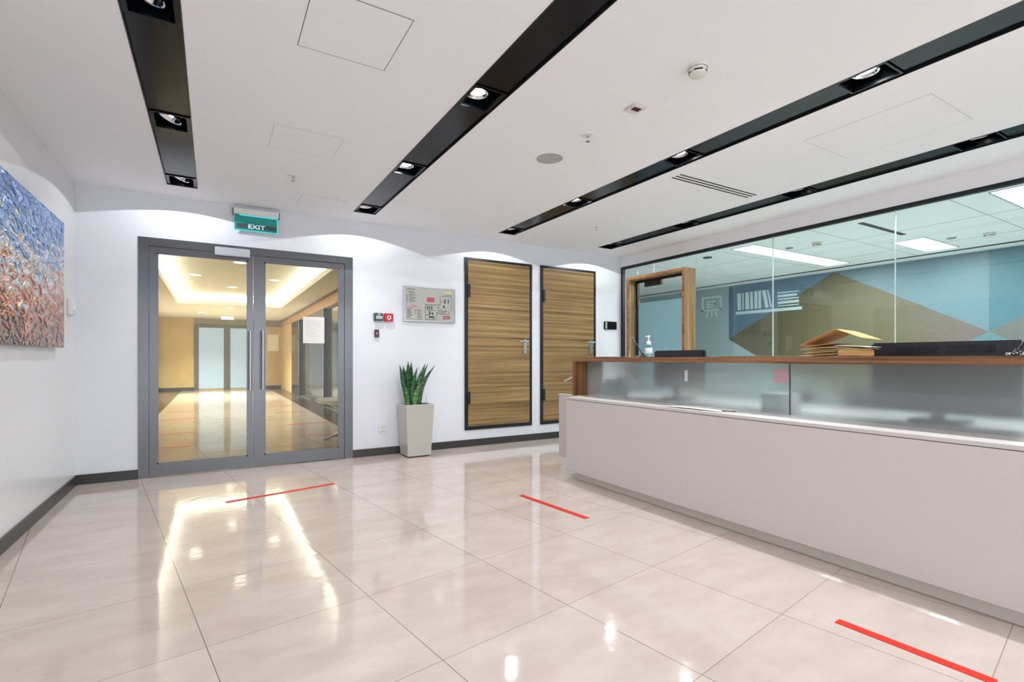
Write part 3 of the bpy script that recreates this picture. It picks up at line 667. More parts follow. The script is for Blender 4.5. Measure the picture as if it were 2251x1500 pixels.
def sprinkler(u, v, label):
    p = PZ(u, v, ZC); t = thing('sprinkler', label, 'sprinkler', (p.x, p.y, ZC), 'ceiling sprinklers')
    bm = bmesh.new(); lathe(bm, (p.x, p.y, ZC), [(.042, 0), (.04, -.006), (.012, -.008), (.0, -.008)]); obj('escutcheon', bm, M_['plastic'], t, smooth=True)
    bm = bmesh.new(); cyl(bm, (p.x, p.y, ZC - .008), (p.x, p.y, ZC - .02), .008, seg=12)
    for s in (-1, 1): tube(bm, [(p.x + s * .006, p.y, ZC - .02), (p.x + s * .014, p.y, ZC - .032), (p.x + s * .003, p.y, ZC - .047)], .0025, 6)
    cyl(bm, (p.x, p.y, ZC - .047), (p.x, p.y, ZC - .050), .016, seg=12); obj('nozzle', bm, M_['satin'], t)
sprinkler(1292, 296, 'ceiling sprinkler between the second and third channels, above the speaker')
sprinkler(644, 386, 'ceiling sprinkler in front of the exit sign')
sprinkler(1311, 497, 'small ceiling sprinkler between the ends of third and right channels')
p = PZ(1208, 348, ZC); t = thing('ceiling_speaker', 'round flush grey speaker grille in the ceiling', 'speaker', (p.x, p.y, ZC))
bm = bmesh.new(); lathe(bm, (p.x, p.y, ZC), [(.1, -.0005), (.098, -.003), (0, -.004)], seg=40); obj('grille', bm, M_['speaker'], t, smooth=True)
bm = bmesh.new(); lathe(bm, (p.x, p.y, ZC), [(.101, 0), (.108, 0), (.107, -.003), (.101, -.003)], seg=40); obj('rim', bm, M_['plastic'], t, smooth=True)
def smoke(u, v, r, label, z=ZC):
    p = PZ(u, v, z); t = thing('smoke_detector', label, 'smoke detector', (p.x, p.y, z))
    k = r / .055
    bm = bmesh.new(); lathe(bm, p, [(r, 0), (r * 1.0, -.012 * k), (r * .96, -.014 * k)], seg=32); obj('base', bm, M_['detector'], t, smooth=True)
    bm = bmesh.new(); lathe(bm, p, [(r * .9, -.014 * k), (r * .88, -.030 * k), (r * .8, -.032 * k), (r * .8, -.036 * k), (r * .86, -.038 * k), (r * .8, -.048 * k), (r * .4, -.054 * k), (0, -.055 * k)], seg=32); obj('cap', bm, M_['detector'], t, smooth=True)
    for q_ in range(4):
        a = q_ * math.pi / 2 + 3.9; x = p.x + r * .84 * math.cos(a); y = p.y + r * .84 * math.sin(a)
        bm = bmesh.new(); 
        for s_2 in range(6):
            b0 = a - .5 + s_2 * .167; b1 = b0 + .15
            prism(bm, [(p.x + r * .9 * math.cos(b0), p.y + r * .9 * math.sin(b0), p.z - .031 * k), (p.x + r * .9 * math.cos(b1), p.y + r * .9 * math.sin(b1), p.z - .031 * k), (p.x + r * .78 * math.cos(b1), p.y + r * .78 * math.sin(b1), p.z - .031 * k), (p.x + r * .78 * math.cos(b0), p.y + r * .78 * math.sin(b0), p.z - .031 * k)], (0, 0, -.006 * k))
        obj('vent_slot', bm, M_['blackmatt'], t)
smoke(1534, 147, .052, 'round white smoke detector on the ceiling between second and third channels')
smoke(1796, 533, .06, 'round smoke detector on the office ceiling beside the long light panel')
smoke(2175, 512, .06, 'round smoke detector on the office ceiling right of the short light panel')
p = PZ(1396, 238, ZC); t = thing('infrared_sensor', 'square white ceiling sensor with a dark red window', 'sensor', (p.x, p.y, ZC))
bm = B((p.x - .05, p.x + .05, p.y - .05, p.y + .05, ZC - .012, ZC), bev=.004); obj('sensor_body', bm, M_['detector'], t)
obj('sensor_window', B((p.x - .03, p.x + .025, p.y - .03, p.y + .005, ZC - .016, ZC - .012), bev=.001), M_['lens'], t)
# slot diffuser: three dark slots running across
P0, P1 = PZ(1478, 390, ZC), PZ(1636, 434, ZC); Q0, Q1 = PZ(1494, 381, ZC), PZ(1668, 430, ZC); print('slots', P0, P1, Q0, Q1)
xa, xb = P0.x, (P1.x + Q1.x) / 2; ya2, yb3 = min(Q0.y, Q1.y), max(P0.y, P1.y); ya2, yb3 = (Q0.y + Q1.y) / 2, (P0.y + P1.y) / 2
t = thing('slot_diffuser', 'three-slot linear air diffuser in the ceiling between third and right channels', 'air vent', ((xa + xb) / 2, (ya2 + yb3) / 2, ZC))
obj('vent_plate', B((xa - .03, xb + .03, ya2 - .02, yb3 + .02, ZC - .0015, ZC)), M_['ceil'], t)
pitch = (yb3 - ya2) / 2.3
for k in range(3):
    y = ya2 + k * (yb3 - ya2 - pitch * .35) / 2; obj('slot', B((xa, xb, y, y + pitch * .4, ZC - .0025, ZC - .0012)), M_['blackmatt'], t)
# office slot vents and small sensors
q0, q1 = PZ(1890, 490, ZC), PZ(1988, 516, ZC); print('oslot', q0, q1)
t = thing('slot_diffuser', 'linear air diffuser in the office ceiling left of the short light panel', 'air vent', (q0.x, q0.y, ZC))
obj('slot', B((q0.x, q1.x, (q0.y + q1.y) / 2 - .03, (q0.y + q1.y) / 2 + .03, ZC - .003, ZC)), M_['slot'], t)
for u, v, lab in ((1735, 545, 'small dark-topped sprinkler on the office ceiling above the long light panel'), (2092, 523, 'small sprinkler on the office ceiling right of the short panel'), (1555, 566, 'round dark vent on the office ceiling above the door portal')):
    p = PZ(u, v, ZC); t = thing('office_ceiling_fitting', lab, 'ceiling fitting', (p.x, p.y, ZC))
    bm = bmesh.new(); r_ = .07 if u == 1555 else .05
    lathe(bm, (p.x, p.y, ZC), [(r_, 0), (r_ * .9, -.012), (r_ * .3, -.018), (0, -.02)]); obj('disc', bm, M_['slot'] if u == 1555 else M_['satin'], t, smooth=True)

# ================================================================== BACK WALL FITTINGS
# exit sign
e0, e1 = PY(514, 455, YB - .05), PY(611, 478, YB - .05)
sx0, sx1 = PY(516, 480, YB - .05).x, PY(610, 480, YB - .05).x
zt_, zm_, zb_ = PY(514, 457, YB - .05).z, PY(514, 469, YB - .05).z, PY(514, 503, YB - .05).z
zt_ = min(zt_, ZC - .004)
t = thing('exit_sign', 'green glass EXIT sign under a white bracket above the steel doors', 'exit sign', ((sx0 + sx1) / 2, YB, zb_))
obj('bracket', B((sx0 - .012, sx1 + .012, YB - .075, YB, zm_, zt_), bev=.003), M_['plastic'], t)
obj('bracket_cap', B((sx0 - .017, sx0 - .0121, YB - .078, YB, zm_ - .003, zt_), (sx1 + .0121, sx1 + .017, YB - .078, YB, zm_ - .003, zt_)), M_['slot'], t)
sg = obj('sign_panel', B((sx0, sx1, YB - .052, YB - .044, zb_, zm_)), M_['green'], t)
obj('bottom_edge', B((sx0 - .006, sx1 + .006, YB - .054, YB - .042, zb_ - .006, zb_), (sx1 - .006, sx1 + .001, YB - .0535, YB - .0521, zb_, zm_ - .006), (sx0 + .04, sx1, YB - .0535, YB - .0521, zm_ - .012, zm_)), mat('sign_lit_edge', (90, 190, 200), .3, emit=.35), sg)
hh = zm_ - zb_
obj('dark_band', B((sx0 + .02, sx1 - .012, YB - .0535, YB - .0521, zb_ + hh * .12, zb_ + hh * .42)), M_['exitdark'], sg)
def text(s, size, loc, m, parent, rot=(math.pi / 2, 0, 0), bold=.0, sxx=1.0, name='lettering'):
    cu = bpy.data.curves.new(name, 'FONT'); cu.body = s; cu.size = size; cu.extrude = .0008; cu.align_x = 'CENTER'; cu.align_y = 'CENTER'; cu.offset = bold; cu.space_character = 1.12
    o = bpy.data.objects.new(name + '_src', cu); C.objects.link(o)
    dg = bpy.context.evaluated_depsgraph_get(); me = bpy.data.meshes.new_from_object(o.evaluated_get(dg)); bpy.data.objects.remove(o)
    n = bpy.data.objects.new(name, me); C.objects.link(n); me.materials.clear(); me.materials.append(m)
    n.rotation_euler = rot; n.scale = (sxx, 1, 1); n.parent = parent; n.location = Vector(loc) - Vector(root_of(parent).location)
    return n
text('EXIT', hh * .36, ((sx0 + sx1) / 2 + .0, YB - .0545, zb_ + hh * .25), M_['exitw'], sg, bold=.0022, sxx=1.25)

# evacuation plan board
bx0, bx1 = bX(886), bX(999); bz0, bz1 = (zw(886, 706) + zw(999, 711)) / 2, (zw(886, 628) + zw(999, 636)) / 2
t = thing('evacuation_plan', 'framed evacuation plan board with floor plan and red labels beside the wooden door', 'plan board', ((bx0 + bx1) / 2, YB, bz0))
obj('board_panel', B((bx0, bx1, YB - .02, YB, bz0, bz1), bev=.002), M_['board'], t)
fw_ = .012
obj('frame', B((bx0 - .002, bx0 + fw_, YB - .024, YB, bz0, bz1), (bx1 - fw_, bx1 + .002, YB - .024, YB, bz0, bz1), (bx0 + fw_, bx1 - fw_, YB - .024, YB, bz0, bz0 + fw_), (bx0 + fw_, bx1 - fw_, YB - .024, YB, bz1 - fw_, bz1)), M_['satin'], t)
bw, bh = bx1 - bx0, bz1 - bz0; yp = YB - .0206
def BR(*rs): return B(*[(bx0 + a * bw, bx0 + c * bw, yp - .0008, yp, bz0 + b * bh, bz0 + d * bh) for a, b, c, d in rs])
rs = [(.06, .90, .22, .915), (.06, .84, .2, .85)]
for k in range(9): rs.append((.1, .81 - k * .034, .1 + random.uniform(.08, .19), .82 - k * .034))
for k in range(8): rs.append((.055, .72 - k * .027, .07, .735 - k * .027))
for k in range(7): rs += [(.06, .33 - k * .038, .06 + random.uniform(.06, .12), .345 - k * .038), (.25, .33 - k * .038, .25 + random.uniform(.07, .1), .342 - k * .038)]
rs += [(.05, .37, .2, .378), (.05, .06, .36, .068)]
obj('legend_lines', BR(*rs), M_['ink'], t)
# floor plan outline
L = []
def seg(a, b, c, d, w=.006):
    if abs(a - c) < 1e-6: L.append((a - w / 2, min(b, d), a + w / 2, max(b, d)))
    else: L.append((min(a, c), b - w, max(a, c), b + w))
for s4 in ((.41, .07, .41, .5), (.41, .5, .7, .5), (.7, .5, .7, .76), (.73, .76, .93, .76), (.41, .07, .62, .07), (.62, .07, .62, .24), (.62, .24, .88, .24), (.88, .24, .88, .34), (.92, .34, .92, .76), (.56, .07, .56, .24),
           (.44, .34, .6, .34), (.44, .34, .44, .46), (.64, .32, .86, .32), (.62, .28, .8, .28), (.41, .2, .5, .2), (.72, .6, .76, .6), (.76, .42, .76, .5), (.66, .36, .74, .36), (.52, .2, .52, .3), (.46, .12, .6, .12), (.8, .3, .8, .4)): seg(*s4)
L += [(.475, .36, .495, .46), (.52, .36, .545, .46), (.475, .2, .5, .31), (.53, .22, .56, .28), (.78, .55, .805, .68), (.765, .42, .785, .5), (.85, .56, .87, .68), (.48, .13, .58, .17), (.64, .42, .68, .44), (.44, .38, .46, .45)]
obj('floor_plan', BR(*L), M_['ink'], t)
obj('red_labels', BR((.44, .58, .585, .64), (.44, .65, .585, .7), (.755, .15, .9, .195), (.755, .08, .79, .14), (.21, .28, .225, .34), (.21, .2, .225, .25)), M_['inkred'], t)
obj('pink_heading', BR((.08, .4, .28, .43), (.12, .43, .24, .47)), M_['inkpink'], t)
obj('yellow_label', BR((.78, .84, .93, .9)), M_['inkpale'], t)
obj('small_print', BR((.8, .14, .9, .125), (.8, .1, .9, .112), (.78, .8, .93, .81)), M_['ink'], t)

# call points
def wallbox(name, label, cat, u0, v0_, u1, v1_, dep, m, bev=.004, group=None):
    x0, x1 = bX(u0), bX(u1); uc = (u0 + u1) / 2; z0, z1 = zw(uc, v1_), zw(uc, v0_)
    t = thing(name, label, cat, ((x0 + x1) / 2, YB, z0), group)
    o = obj('casing', B((x0, x1, YB - dep, YB, z0, z1), bev=bev), m, t)
    return t, x0, x1, z0, z1
t, x0, x1, z0, z1 = wallbox('door_release', 'dark green door release call point beside the red alarm', 'call point', 821, 689, 840, 706, .04, M_['greenbox'])
w_ = x1 - x0; h_ = z1 - z0
win = obj('break_window', B((x0 + .2 * w_, x1 - .12 * w_, YB - .0415, YB - .04, z0 + .28 * h_, z0 + .62 * h_)), M_['plastic'], t)
obj('arrow_marks', B(*[(x0 + (.26 + .2 * k) * w_, x0 + (.38 + .2 * k) * w_, YB - .0425, YB - .0415, z0 + .38 * h_, z0 + .52 * h_) for k in range(3)]), M_['ink'], win)
obj('heading_mark', B((x0 + .42 * w_, x0 + .5 * w_, YB - .0412, YB - .04, z0 + .74 * h_, z0 + .9 * h_), (x0 + .58 * w_, x0 + .68 * w_, YB - .0412, YB - .04, z0 + .72 * h_, z0 + .9 * h_)), M_['plastic'], t)
t, x0, x1, z0, z1 = wallbox('fire_alarm', 'red fire alarm call point beside the green one', 'call point', 843, 690, 862.5, 707, .04, M_['red'])
w_ = x1 - x0; h_ = z1 - z0; cxx, czz = (x0 + x1) / 2 + .003, (z0 + z1) / 2
win = obj('white_window', B((cxx - .2 * w_, cxx + .2 * w_, YB - .0415, YB - .04, czz - .22 * h_, czz + .2 * h_), bev=.0006), M_['plastic'], t)
bm = bmesh.new(); cyl(bm, (cxx, YB - .0415, czz), (cxx, YB - .0425, czz), .012); obj('press_dot', bm, M_['ink'], win)
obj('caption', B((cxx - .1 * w_, cxx + .1 * w_, YB - .041, YB - .04, czz - .36 * h_, czz - .28 * h_)), M_['plastic'], t)
t, x0, x1, z0, z1 = wallbox('card_reader', 'small black card reader with a red light under the call points', 'card reader', 822.5, 725, 832.5, 741.5, .022, M_['blackgloss'], .002)
cxx, czz = (x0 + x1) / 2, (z0 + z1) / 2
bm = bmesh.new(); prism(bm, [(cxx - .008, YB - .0225, czz + .012), (cxx + .0, YB - .0225, czz + .012), (cxx + .010, YB - .0225, czz - .012), (cxx + .003, YB - .0225, czz - .012)], (0, -.001, 0)); obj('red_light', bm, M_['led'], t)
t, x0, x1, z0, z1 = wallbox('power_socket', 'white wall power socket left of the plant pot', 'socket', 832.5, 931, 850, 948, .012, M_['plastic'], .002)
cxx, czz = (x0 + x1) / 2, (z0 + z1) / 2
bm = bmesh.new(); lathe(bm, (cxx, YB - .0125, czz), [(.024, 0), (.024, .003), (.0205, .003), (.0195, -.004), (0, -.004)], axis=(0, -1, 0)); sk = obj('round_insert', bm, M_['cardinal'], t, smooth=True)
bm = bmesh.new()
for s in (-1, 1): cyl(bm, (cxx + s * .009, YB - .0165, czz), (cxx + s * .009, YB - .0175, czz), .003, seg=10)
obj('contact_hole', bm, M_['blackmatt'], sk)
t, x0, x1, z0, z1 = wallbox('control_panel', 'black wall control panel with a column of small keys near the glass partition', 'control panel', 1327, 707.5, 1354, 724.5, .018, M_['blackgloss'], .002)
w_ = x1 - x0; h_ = z1 - z0
for k in range(5):
    obj('key', B((x0 + .07 * w_, x0 + .22 * w_, YB - .0195, YB - .018, z0 + (.1 + .175 * k) * h_, z0 + (.2 + .175 * k) * h_)), M_['plastic'], t)
# thermostat on the left wall
p0_ = PX(147, 657, XL); p1_ = PX(157, 696, XL); print('thermo', p0_, p1_)
yt0, yt1 = 5.52, 5.65
zt0, zt1 = PX(155, 694, XL).z, PX(155, 658, XL).z
t = thing('thermostat', 'small white thermostat with a dial on the left wall beside the art panel', 'thermostat', (XL, (yt0 + yt1) / 2, zt0))
obj('casing', B((XL, XL + .034, yt0, yt1, zt0, zt1), bev=.006), M_['plastic'], t)
bm = bmesh.new(); lathe(bm, (XL + .034, (yt0 + yt1) / 2, (zt0 + zt1) / 2 - .02), [(.03, 0), (.028, .014), (.0, .015)], axis=(1, 0, 0)); obj('dial', bm, M_['plastic'], t, smooth=True)
# paper on the right door leaf
x0, x1 = PY(666, 725, YB + .018).x, PY(713, 725, YB + .018).x; z0, z1 = PY(690, 755, YB + .018).z, PY(690, 697, YB + .018).z
t = thing('door_notice', 'white printed sheet taped to the right glass door leaf', 'notice', ((x0 + x1) / 2, YB + .018, z0))
obj('sheet', B((x0, x1, YB + .0172, YB + .0188, z0, z1)), M_['paper'], t)
obj('printed_lines', B(*[(x0 + .03, x1 - .03 - random.uniform(0, .05), YB + .0166, YB + .0172, z1 - .05 - k * .02, z1 - .047 - k * .02) for k in range(9)]), M_['cardinal'], t)

# ================================================================== ART PANEL
def art_mat():
    m = bpy.data.materials.new('rippled_mirror_art'); m.use_nodes = True; nt = m.node_tree; b = nt.nodes['Principled BSDF']; L = nt.links.new; N = nt.nodes.new
    tc = N('ShaderNodeTexCoord'); nz = N('ShaderNodeTexNoise'); nz.inputs['Scale'].default_value = 19; nz.inputs['Detail'].default_value = 1.2; nz.inputs['Distortion'].default_value = 1.2
    mpp = N('ShaderNodeMapping'); mpp.inputs['Scale'].default_value = (1, .42, 1); L(tc.outputs['Object'], mpp.inputs[0]); L(mpp.outputs[0], nz.inputs['Vector'])
    sp = N('ShaderNodeSeparateXYZ'); L(tc.outputs['Object'], sp.inputs[0])
    def Mt(op, a, c=None, d=None):
        n = N('ShaderNodeMath'); n.operation = op
        for i, x in enumerate((a, c, d)):
            if x is None: continue
            if isinstance(x, (int, float)): n.inputs[i].default_value = x
            else: L(x, n.inputs[i])
        return n.outputs[0]
    n2 = N('ShaderNodeTexNoise'); n2.inputs['Scale'].default_value = 2.2; L(tc.outputs['Object'], n2.inputs['Vector'])
    h = Mt('ADD', Mt('ADD', sp.outputs[2], Mt('MULTIPLY', Mt('SUBTRACT', nz.outputs['Fac'], .5), 1.25)), Mt('MULTIPLY', Mt('SUBTRACT', n2.outputs['Fac'], .5), .35))
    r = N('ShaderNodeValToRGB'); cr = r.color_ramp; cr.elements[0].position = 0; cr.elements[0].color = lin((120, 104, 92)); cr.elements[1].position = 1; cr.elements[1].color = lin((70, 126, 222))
    for p, c in ((.14, (168, 104, 80)), (.3, (232, 142, 104)), (.41, (230, 176, 150)), (.48, (244, 240, 232)), (.58, (236, 242, 246)), (.66, (150, 192, 236)), (.78, (84, 134, 206)), (.9, (140, 190, 240))):  # white middle stops: silver parts, with bright reflections painted into the colour
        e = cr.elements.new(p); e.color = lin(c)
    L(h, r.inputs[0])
    # thin dark ripple contours
    fr = Mt('ABSOLUTE', Mt('SUBTRACT', Mt('FRACT', Mt('MULTIPLY', nz.outputs['Fac'], 9)), .5))
    rr = N('ShaderNodeValToRGB'); rr.color_ramp.elements[0].position = .0; rr.color_ramp.elements[0].color = (.1, .1, .14, 1); rr.color_ramp.elements[1].position = .13; rr.color_ramp.elements[1].color = (1, 1, 1, 1); L(fr, rr.inputs[0])
    mx = N('ShaderNodeMixRGB'); mx.blend_type = 'MULTIPLY'; mx.inputs[0].default_value = .9; L(r.outputs[0], mx.inputs[1]); L(rr.outputs[0], mx.inputs[2])
    L(mx.outputs[0], b.inputs['Base Color']); b.inputs['Metallic'].default_value = .6; b.inputs['Roughness'].default_value = .1
    bp = N('ShaderNodeBump'); bp.inputs['Strength'].default_value = .9; bp.inputs['Distance'].default_value = .03; L(nz.outputs['Fac'], bp.inputs['Height']); L(bp.outputs[0], b.inputs['Normal'])
    return m
XA = XL + .05
ya_r = PX(141, 600, XA).y; az1 = PX(141, 489, XA).z; az0 = PX(141, 763, XA).z; az0 = (az0 + PX(0, 758, XA).z) / 2; az1 = (az1 + PX(0, 367, XA).z) / 2
print('art', ya_r, az0, az1)
t = thing('wall_art', 'rippled mirror art panel shading from blue to copper on the left wall', 'wall art', (XL, ya_r, az0))
bm = bmesh.new(); box(bm, XA - .008, XA, ya_r - 2.2, ya_r, az0, az1)
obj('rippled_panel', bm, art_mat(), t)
obj('backing_frame', B((XL, XA - .0085, ya_r - 2.16, ya_r - .04, az0 + .03, az1 - .03)), M_['hallgrey'], t)

# ================================================================== PLANT
FL, FR = PZ(893, 1006, 0), PZ(943, 1000.5, 0); print('pot', FL, FR)
bw_ = FR.x - FL.x; py1 = YB - .03
yb0 = (FL.y + FR.y) / 2
tl_ = PY(893, 889, yb0 - .03); tr_ = PY(948, 889, yb0 - .03); print(tl_, tr_)
zp = .60; cxp = (FL.x + FR.x) / 2; cyp = yb0 + bw_ / 2; cyp = min(cyp, YB - .03 - .175)
hb, ht = bw_ / 2, (tr_.x - tl_.x) / 2
ht = max(ht, hb + .03)
t = thing('potted_snake_plant', 'tall tapered white pot with a green snake plant against the back wall', 'potted plant', (cxp, cyp, 0))
bm = bmesh.new()
def sq(h, z): return [bm.verts.new((cxp + sx * h, cyp + sy * h, z)) for sx, sy in ((-1, -1), (1, -1), (1, 1), (-1, 1))]
rings = [sq(hb, .012), sq(ht, zp), sq(ht - .014, zp), sq(ht - .02, zp - .03)]
bm.faces.new(rings[0])
for A, Q in zip(rings, rings[1:]):
    for i in range(4): bm.faces.new([A[i], A[(i + 1) % 4], Q[(i + 1) % 4], Q[i]])
bm.faces.new(rings[-1])
pot = obj('pot', bm, M_['pot'], t); bv = pot.modifiers.new('b', 'BEVEL'); bv.width = .006; bv.segments = 3
obj('pot_foot', B((cxp - hb + .02, cxp + hb - .02, cyp - hb + .02, cyp + hb - .02, 0, .013)), M_['blackmatt'], t)
obj('soil', B((cxp - ht + .022, cxp + ht - .022, cyp - ht + .022, cyp + ht - .022, zp - .04, zp - .016)), M_['soil'], t)
def leafmat(name, light, dark):
    m = bpy.data.materials.new(name); m.use_nodes = True; nt = m.node_tree; b = nt.nodes['Principled BSDF']; b.inputs['Roughness'].default_value = .35
    tc = nt.nodes.new('ShaderNodeTexCoord'); mp = nt.nodes.new('ShaderNodeMapping'); mp.inputs['Scale'].default_value = (12, 12, 60); nt.links.new(tc.outputs['Object'], mp.inputs[0])
    nz = nt.nodes.new('ShaderNodeTexNoise'); nz.inputs['Scale'].default_value = 1; nz.inputs['Detail'].default_value = 3; nt.links.new(mp.outputs[0], nz.inputs['Vector'])
    r = nt.nodes.new('ShaderNodeValToRGB'); r.color_ramp.elements[0].position = .42; r.color_ramp.elements[0].color = lin(dark); r.color_ramp.elements[1].position = .62; r.color_ramp.elements[1].color = lin(light)
    nt.links.new(nz.outputs['Fac'], r.inputs[0]); nt.links.new(r.outputs[0], b.inputs['Base Color']); return m
LM = leafmat('snake_leaf', (62, 112, 66), (24, 58, 36)); LM2 = leafmat('snake_leaf_light', (112, 158, 72), (52, 104, 48))
def sleaf(bu, tu, tv, w, dy, curl, m=LM, v_=889):
    b = PY(bu, 889, cyp + dy); tp = PY(tu, tv, cyp + dy * 1.2 + curl); bz = zp - .03
    b = Vector((b.x, cyp + dy, bz)); bm = bmesh.new(); n = 12; rows = []
    side = (tp - b).cross(Vector((0, 1, 0))); side = Vector((1, 0, 0)); tw = random.uniform(-.5, .5)
    for i in range(n + 1):
        s = i / n; p = b.lerp(tp, s); bow = math.sin(s * math.pi) * .015; p = p + Vector((-(tp.x - b.x) * .25 * math.sin(s * math.pi), bow, 0))
        ww = 1.3 * w * (0.62 + .55 * math.sin(min(1, s * 1.25) * math.pi * .62)) * (1 if s < .55 else max(.02, 1 - ((s - .55) / .45) ** 1.5)) / 2
        a = tw + s * .4; d = Vector((math.cos(a), math.sin(a), 0)); nn = Vector((-math.sin(a), math.cos(a), 0))
        rows.append([bm.verts.new(p + d * ww * k + nn * ww * .45 * abs(k)) for k in (-1, -.5, 0, .5, 1)])
    for A, Q in zip(rows, rows[1:]):
        for i in range(4): bm.faces.new([A[i], A[i + 1], Q[i + 1], Q[i]])
    o = obj('leaf', bm, m, t, smooth=True); md = o.modifiers.new('s', 'SOLIDIFY'); md.thickness = .004
for a in ((896, 878, 803, .05, -.02, 0, LM), (898, 886, 805, .05, .03, 0, LM), (901, 897, 795, .055, -.03, 0, LM), (905, 904, 797, .05, .03, 0, LM), (909, 917, 808, .05, -.05, 0, LM),
          (918, 935, 800, .05, -.04, 0, LM), (921, 940, 801, .04, .05, .03, LM), (923, 955.5, 804, .048, .02, 0, LM), (913, 924, 842, .045, -.07, 0, LM2), (897, 892, 852, .04, -.06, 0, LM2), (903, 900, 820, .05, 0, .0, LM)):
    sleaf(*a)
bm = bmesh.new(); ps = PY(935, 889, cyp); tube(bm, [(ps.x, cyp - .03, zp - .02), (ps.x, cyp - .03, zp + .07)], .002, 6); obj('plant_stick', bm, M_['slot'], t)

# ================================================================== COUNTER
CY_0, CY_1 = -.7, PX(1240, 900, XC - .03).y; XF = XC - .035; ZD = .762
print('counter far end', CY_1, PZ(1250, 1054, 0))
CY_1 = 3.80
XW = 3.02; XGL = 3.17; ZWT, ZWB = 1.134, 1.092; YW = PX(1258, 800, XW).y; YJ = PX(1703, 795, XW).y; print('wood', YW, YJ)
cn = thing('reception_counter', 'long white reception counter with a raised zebrano top and frosted glass screen', 'reception counter', (XC, 1.5, 0))
obj('front_panel', B((XF, XF + .02, CY_0, CY_1, .078, ZD - .024)), M_['white'], cn)
obj('end_panel', B((XF + .0205, 3.9, CY_1 - .02, CY_1, .078, ZD - .024)), M_['white'], cn)
obj('toe_kick', B((XC + .03, XC + .045, CY_0, CY_1 - .05, 0, .077), (XC + .045, 3.85, CY_1 - .065, CY_1 - .05, 0, .077)), M_['toekick'], cn)
obj('ledge', B((XF - .003, 3.92, CY_0, CY_1 + .003, ZD - .020, ZD), bev=.0015), M_['white'], cn)
obj('ledge_joint', B((XF + .004, 3.88, CY_0, CY_1 - .004, ZD - .0239, ZD - .0201)), M_['joint'], cn)
obj('raised_top', B((XW, XW + .36, YJ + .0015, YW, ZWB, ZWT), bev=.001), M_['woodc'], cn)
obj('raised_top', B((XW - .006, XW + .36, CY_0, YJ - .0015, ZWB - .002, ZWT - .001), bev=.001), M_['woodc'], cn)
obj('top_leg', B((XW, XW + .36, YW - .042, YW, ZD, ZWB)), M_['woodleg'], cn)
YSM = PX(1736, 860, XGL).y
for a, b in ((YSM + .003, YW - .042), (CY_0, YSM - .003)):
    obj('frosted_screen', B((XGL, XGL + .008, a, b, ZD, ZWB)), M_['frost'], cn)
obj('screen_joint', B((XGL, XGL + .008, YSM - .003, YSM + .003, ZD, ZWB)), M_['slot'], cn)
g0_ = PX(1505.5, 826, XGL - .002); g1_ = PX(1512, 826, XGL - .002)
obj('screen_clip', B((XGL - .006, XGL, g1_.y, g0_.y, PX(1508, 838, XGL).z, PX(1508, 814, XGL).z)), M_['plastic'], cn)
r0, r1 = PX(1241, 838, 3.3), PX(1257, 816, 3.3)
# side gate behind the far end
ge = PX(1228.5, 900, 3.19).y; gz = PX(1232, 872, 3.19).z; print('gate', ge, gz, PZ(1232, 1014, 0))
gt = thing('counter_gate', 'low white swing gate behind the far corner of the counter', 'gate', (3.19, ge, 0))
obj('gate_panel', B((3.19, 3.215, CY_1 + .01, ge, .075, .73), bev=.002), M_['white'], gt)
obj('gate_cap', B((3.185, 3.22, CY_1 + .01, ge + .004, .7305, .745)), M_['white'], gt)
obj('gate_base', B((3.193, 3.212, CY_1 + .02, ge - .02, 0, .0745)), M_['toekick'], gt)
ae = PX(1241, 838, XW + .12)
bm = bmesh.new(); tube(bm, [(XW + .12, YW + .001, PX(1257, 817, XW + .12).z), (XW + .12, (YW + ae.y) / 2, (PX(1257, 817, XW + .12).z + ae.z) / 2), tuple(ae)], .008, 12)
obj('chrome_arm', bm, M_['chrome'], cn, smooth=True)

# sheets lying on the counter
def sheet(name, label, x0, x1, y0, y1, z, m, lift=.0, grp=None, th=.0012):
    bm = bmesh.new(); n = 10; A = []; Q = []
    for i in range(n + 1):
        y = y0 + (y1 - y0) * i / n; zz = z + lift * (math.sin(i / n * math.pi)) 
        A.append((bm.verts.new((x0, y, zz + lift * .6)), bm.verts.new((x1, y, zz))))
        Q.append((bm.verts.new((x0, y, zz + lift * .6 + th)), bm.verts.new((x1, y, zz + th))))
    for i in range(n):
        for R in (A, Q): bm.faces.new([R[i][0], R[i][1], R[i + 1][1], R[i + 1][0]])
        for s in (0, 1): bm.faces.new([A[i][s], A[i + 1][s], Q[i + 1][s], Q[i][s]])
    for i in (0, n): bm.faces.new([A[i][0], A[i][1], Q[i][1], Q[i][0]])
    return tag(obj(name, bm, m), label, 'paper', grp)
sheet('paper_sheet', 'white sheet of paper lying on the white ledge before the frosted glass', 2.9, 3.12, PX(1600, 896, 3.0).y, PX(1480, 888, 3.0).y, ZD + .0005, M_['paper'], .004)
pn0, pn1 = PX(1586, 899, 2.97), PX(1610, 898, 2.99)
bm = bmesh.new(); tube(bm, [(2.955, PX(1586, 899, 2.955).y, ZD + .006), (2.975, PX(1614, 897, 2.975).y, ZD + .006)], .0022, 8); cyl(bm, (2.975, PX(1614, 897, 2.975).y, ZD + .006), (2.977, PX(1614, 897, 2.975).y - .012, ZD + .006), .003, .001, 8)
tag(obj('ballpoint_pen', bm, M_['blackgloss']), 'thin dark pen lying at the end of the paper on the white ledge', 'pen')
sheet('paper_sheet', 'white papers spread along the far end of the raised wooden top', XW + .012, XW + .2, PX(1380, 784, XW).y, PX(1290, 784, XW).y, ZWT + .0003, M_['paper'], .002)
sheet('paper_sheet', 'white papers on the raised top left of the brown envelopes', XW + .012, XW + .2, PX(1780, 786, XW).y, PX(1560, 786, XW).y, ZWT + .0003, M_['paper'], .002)
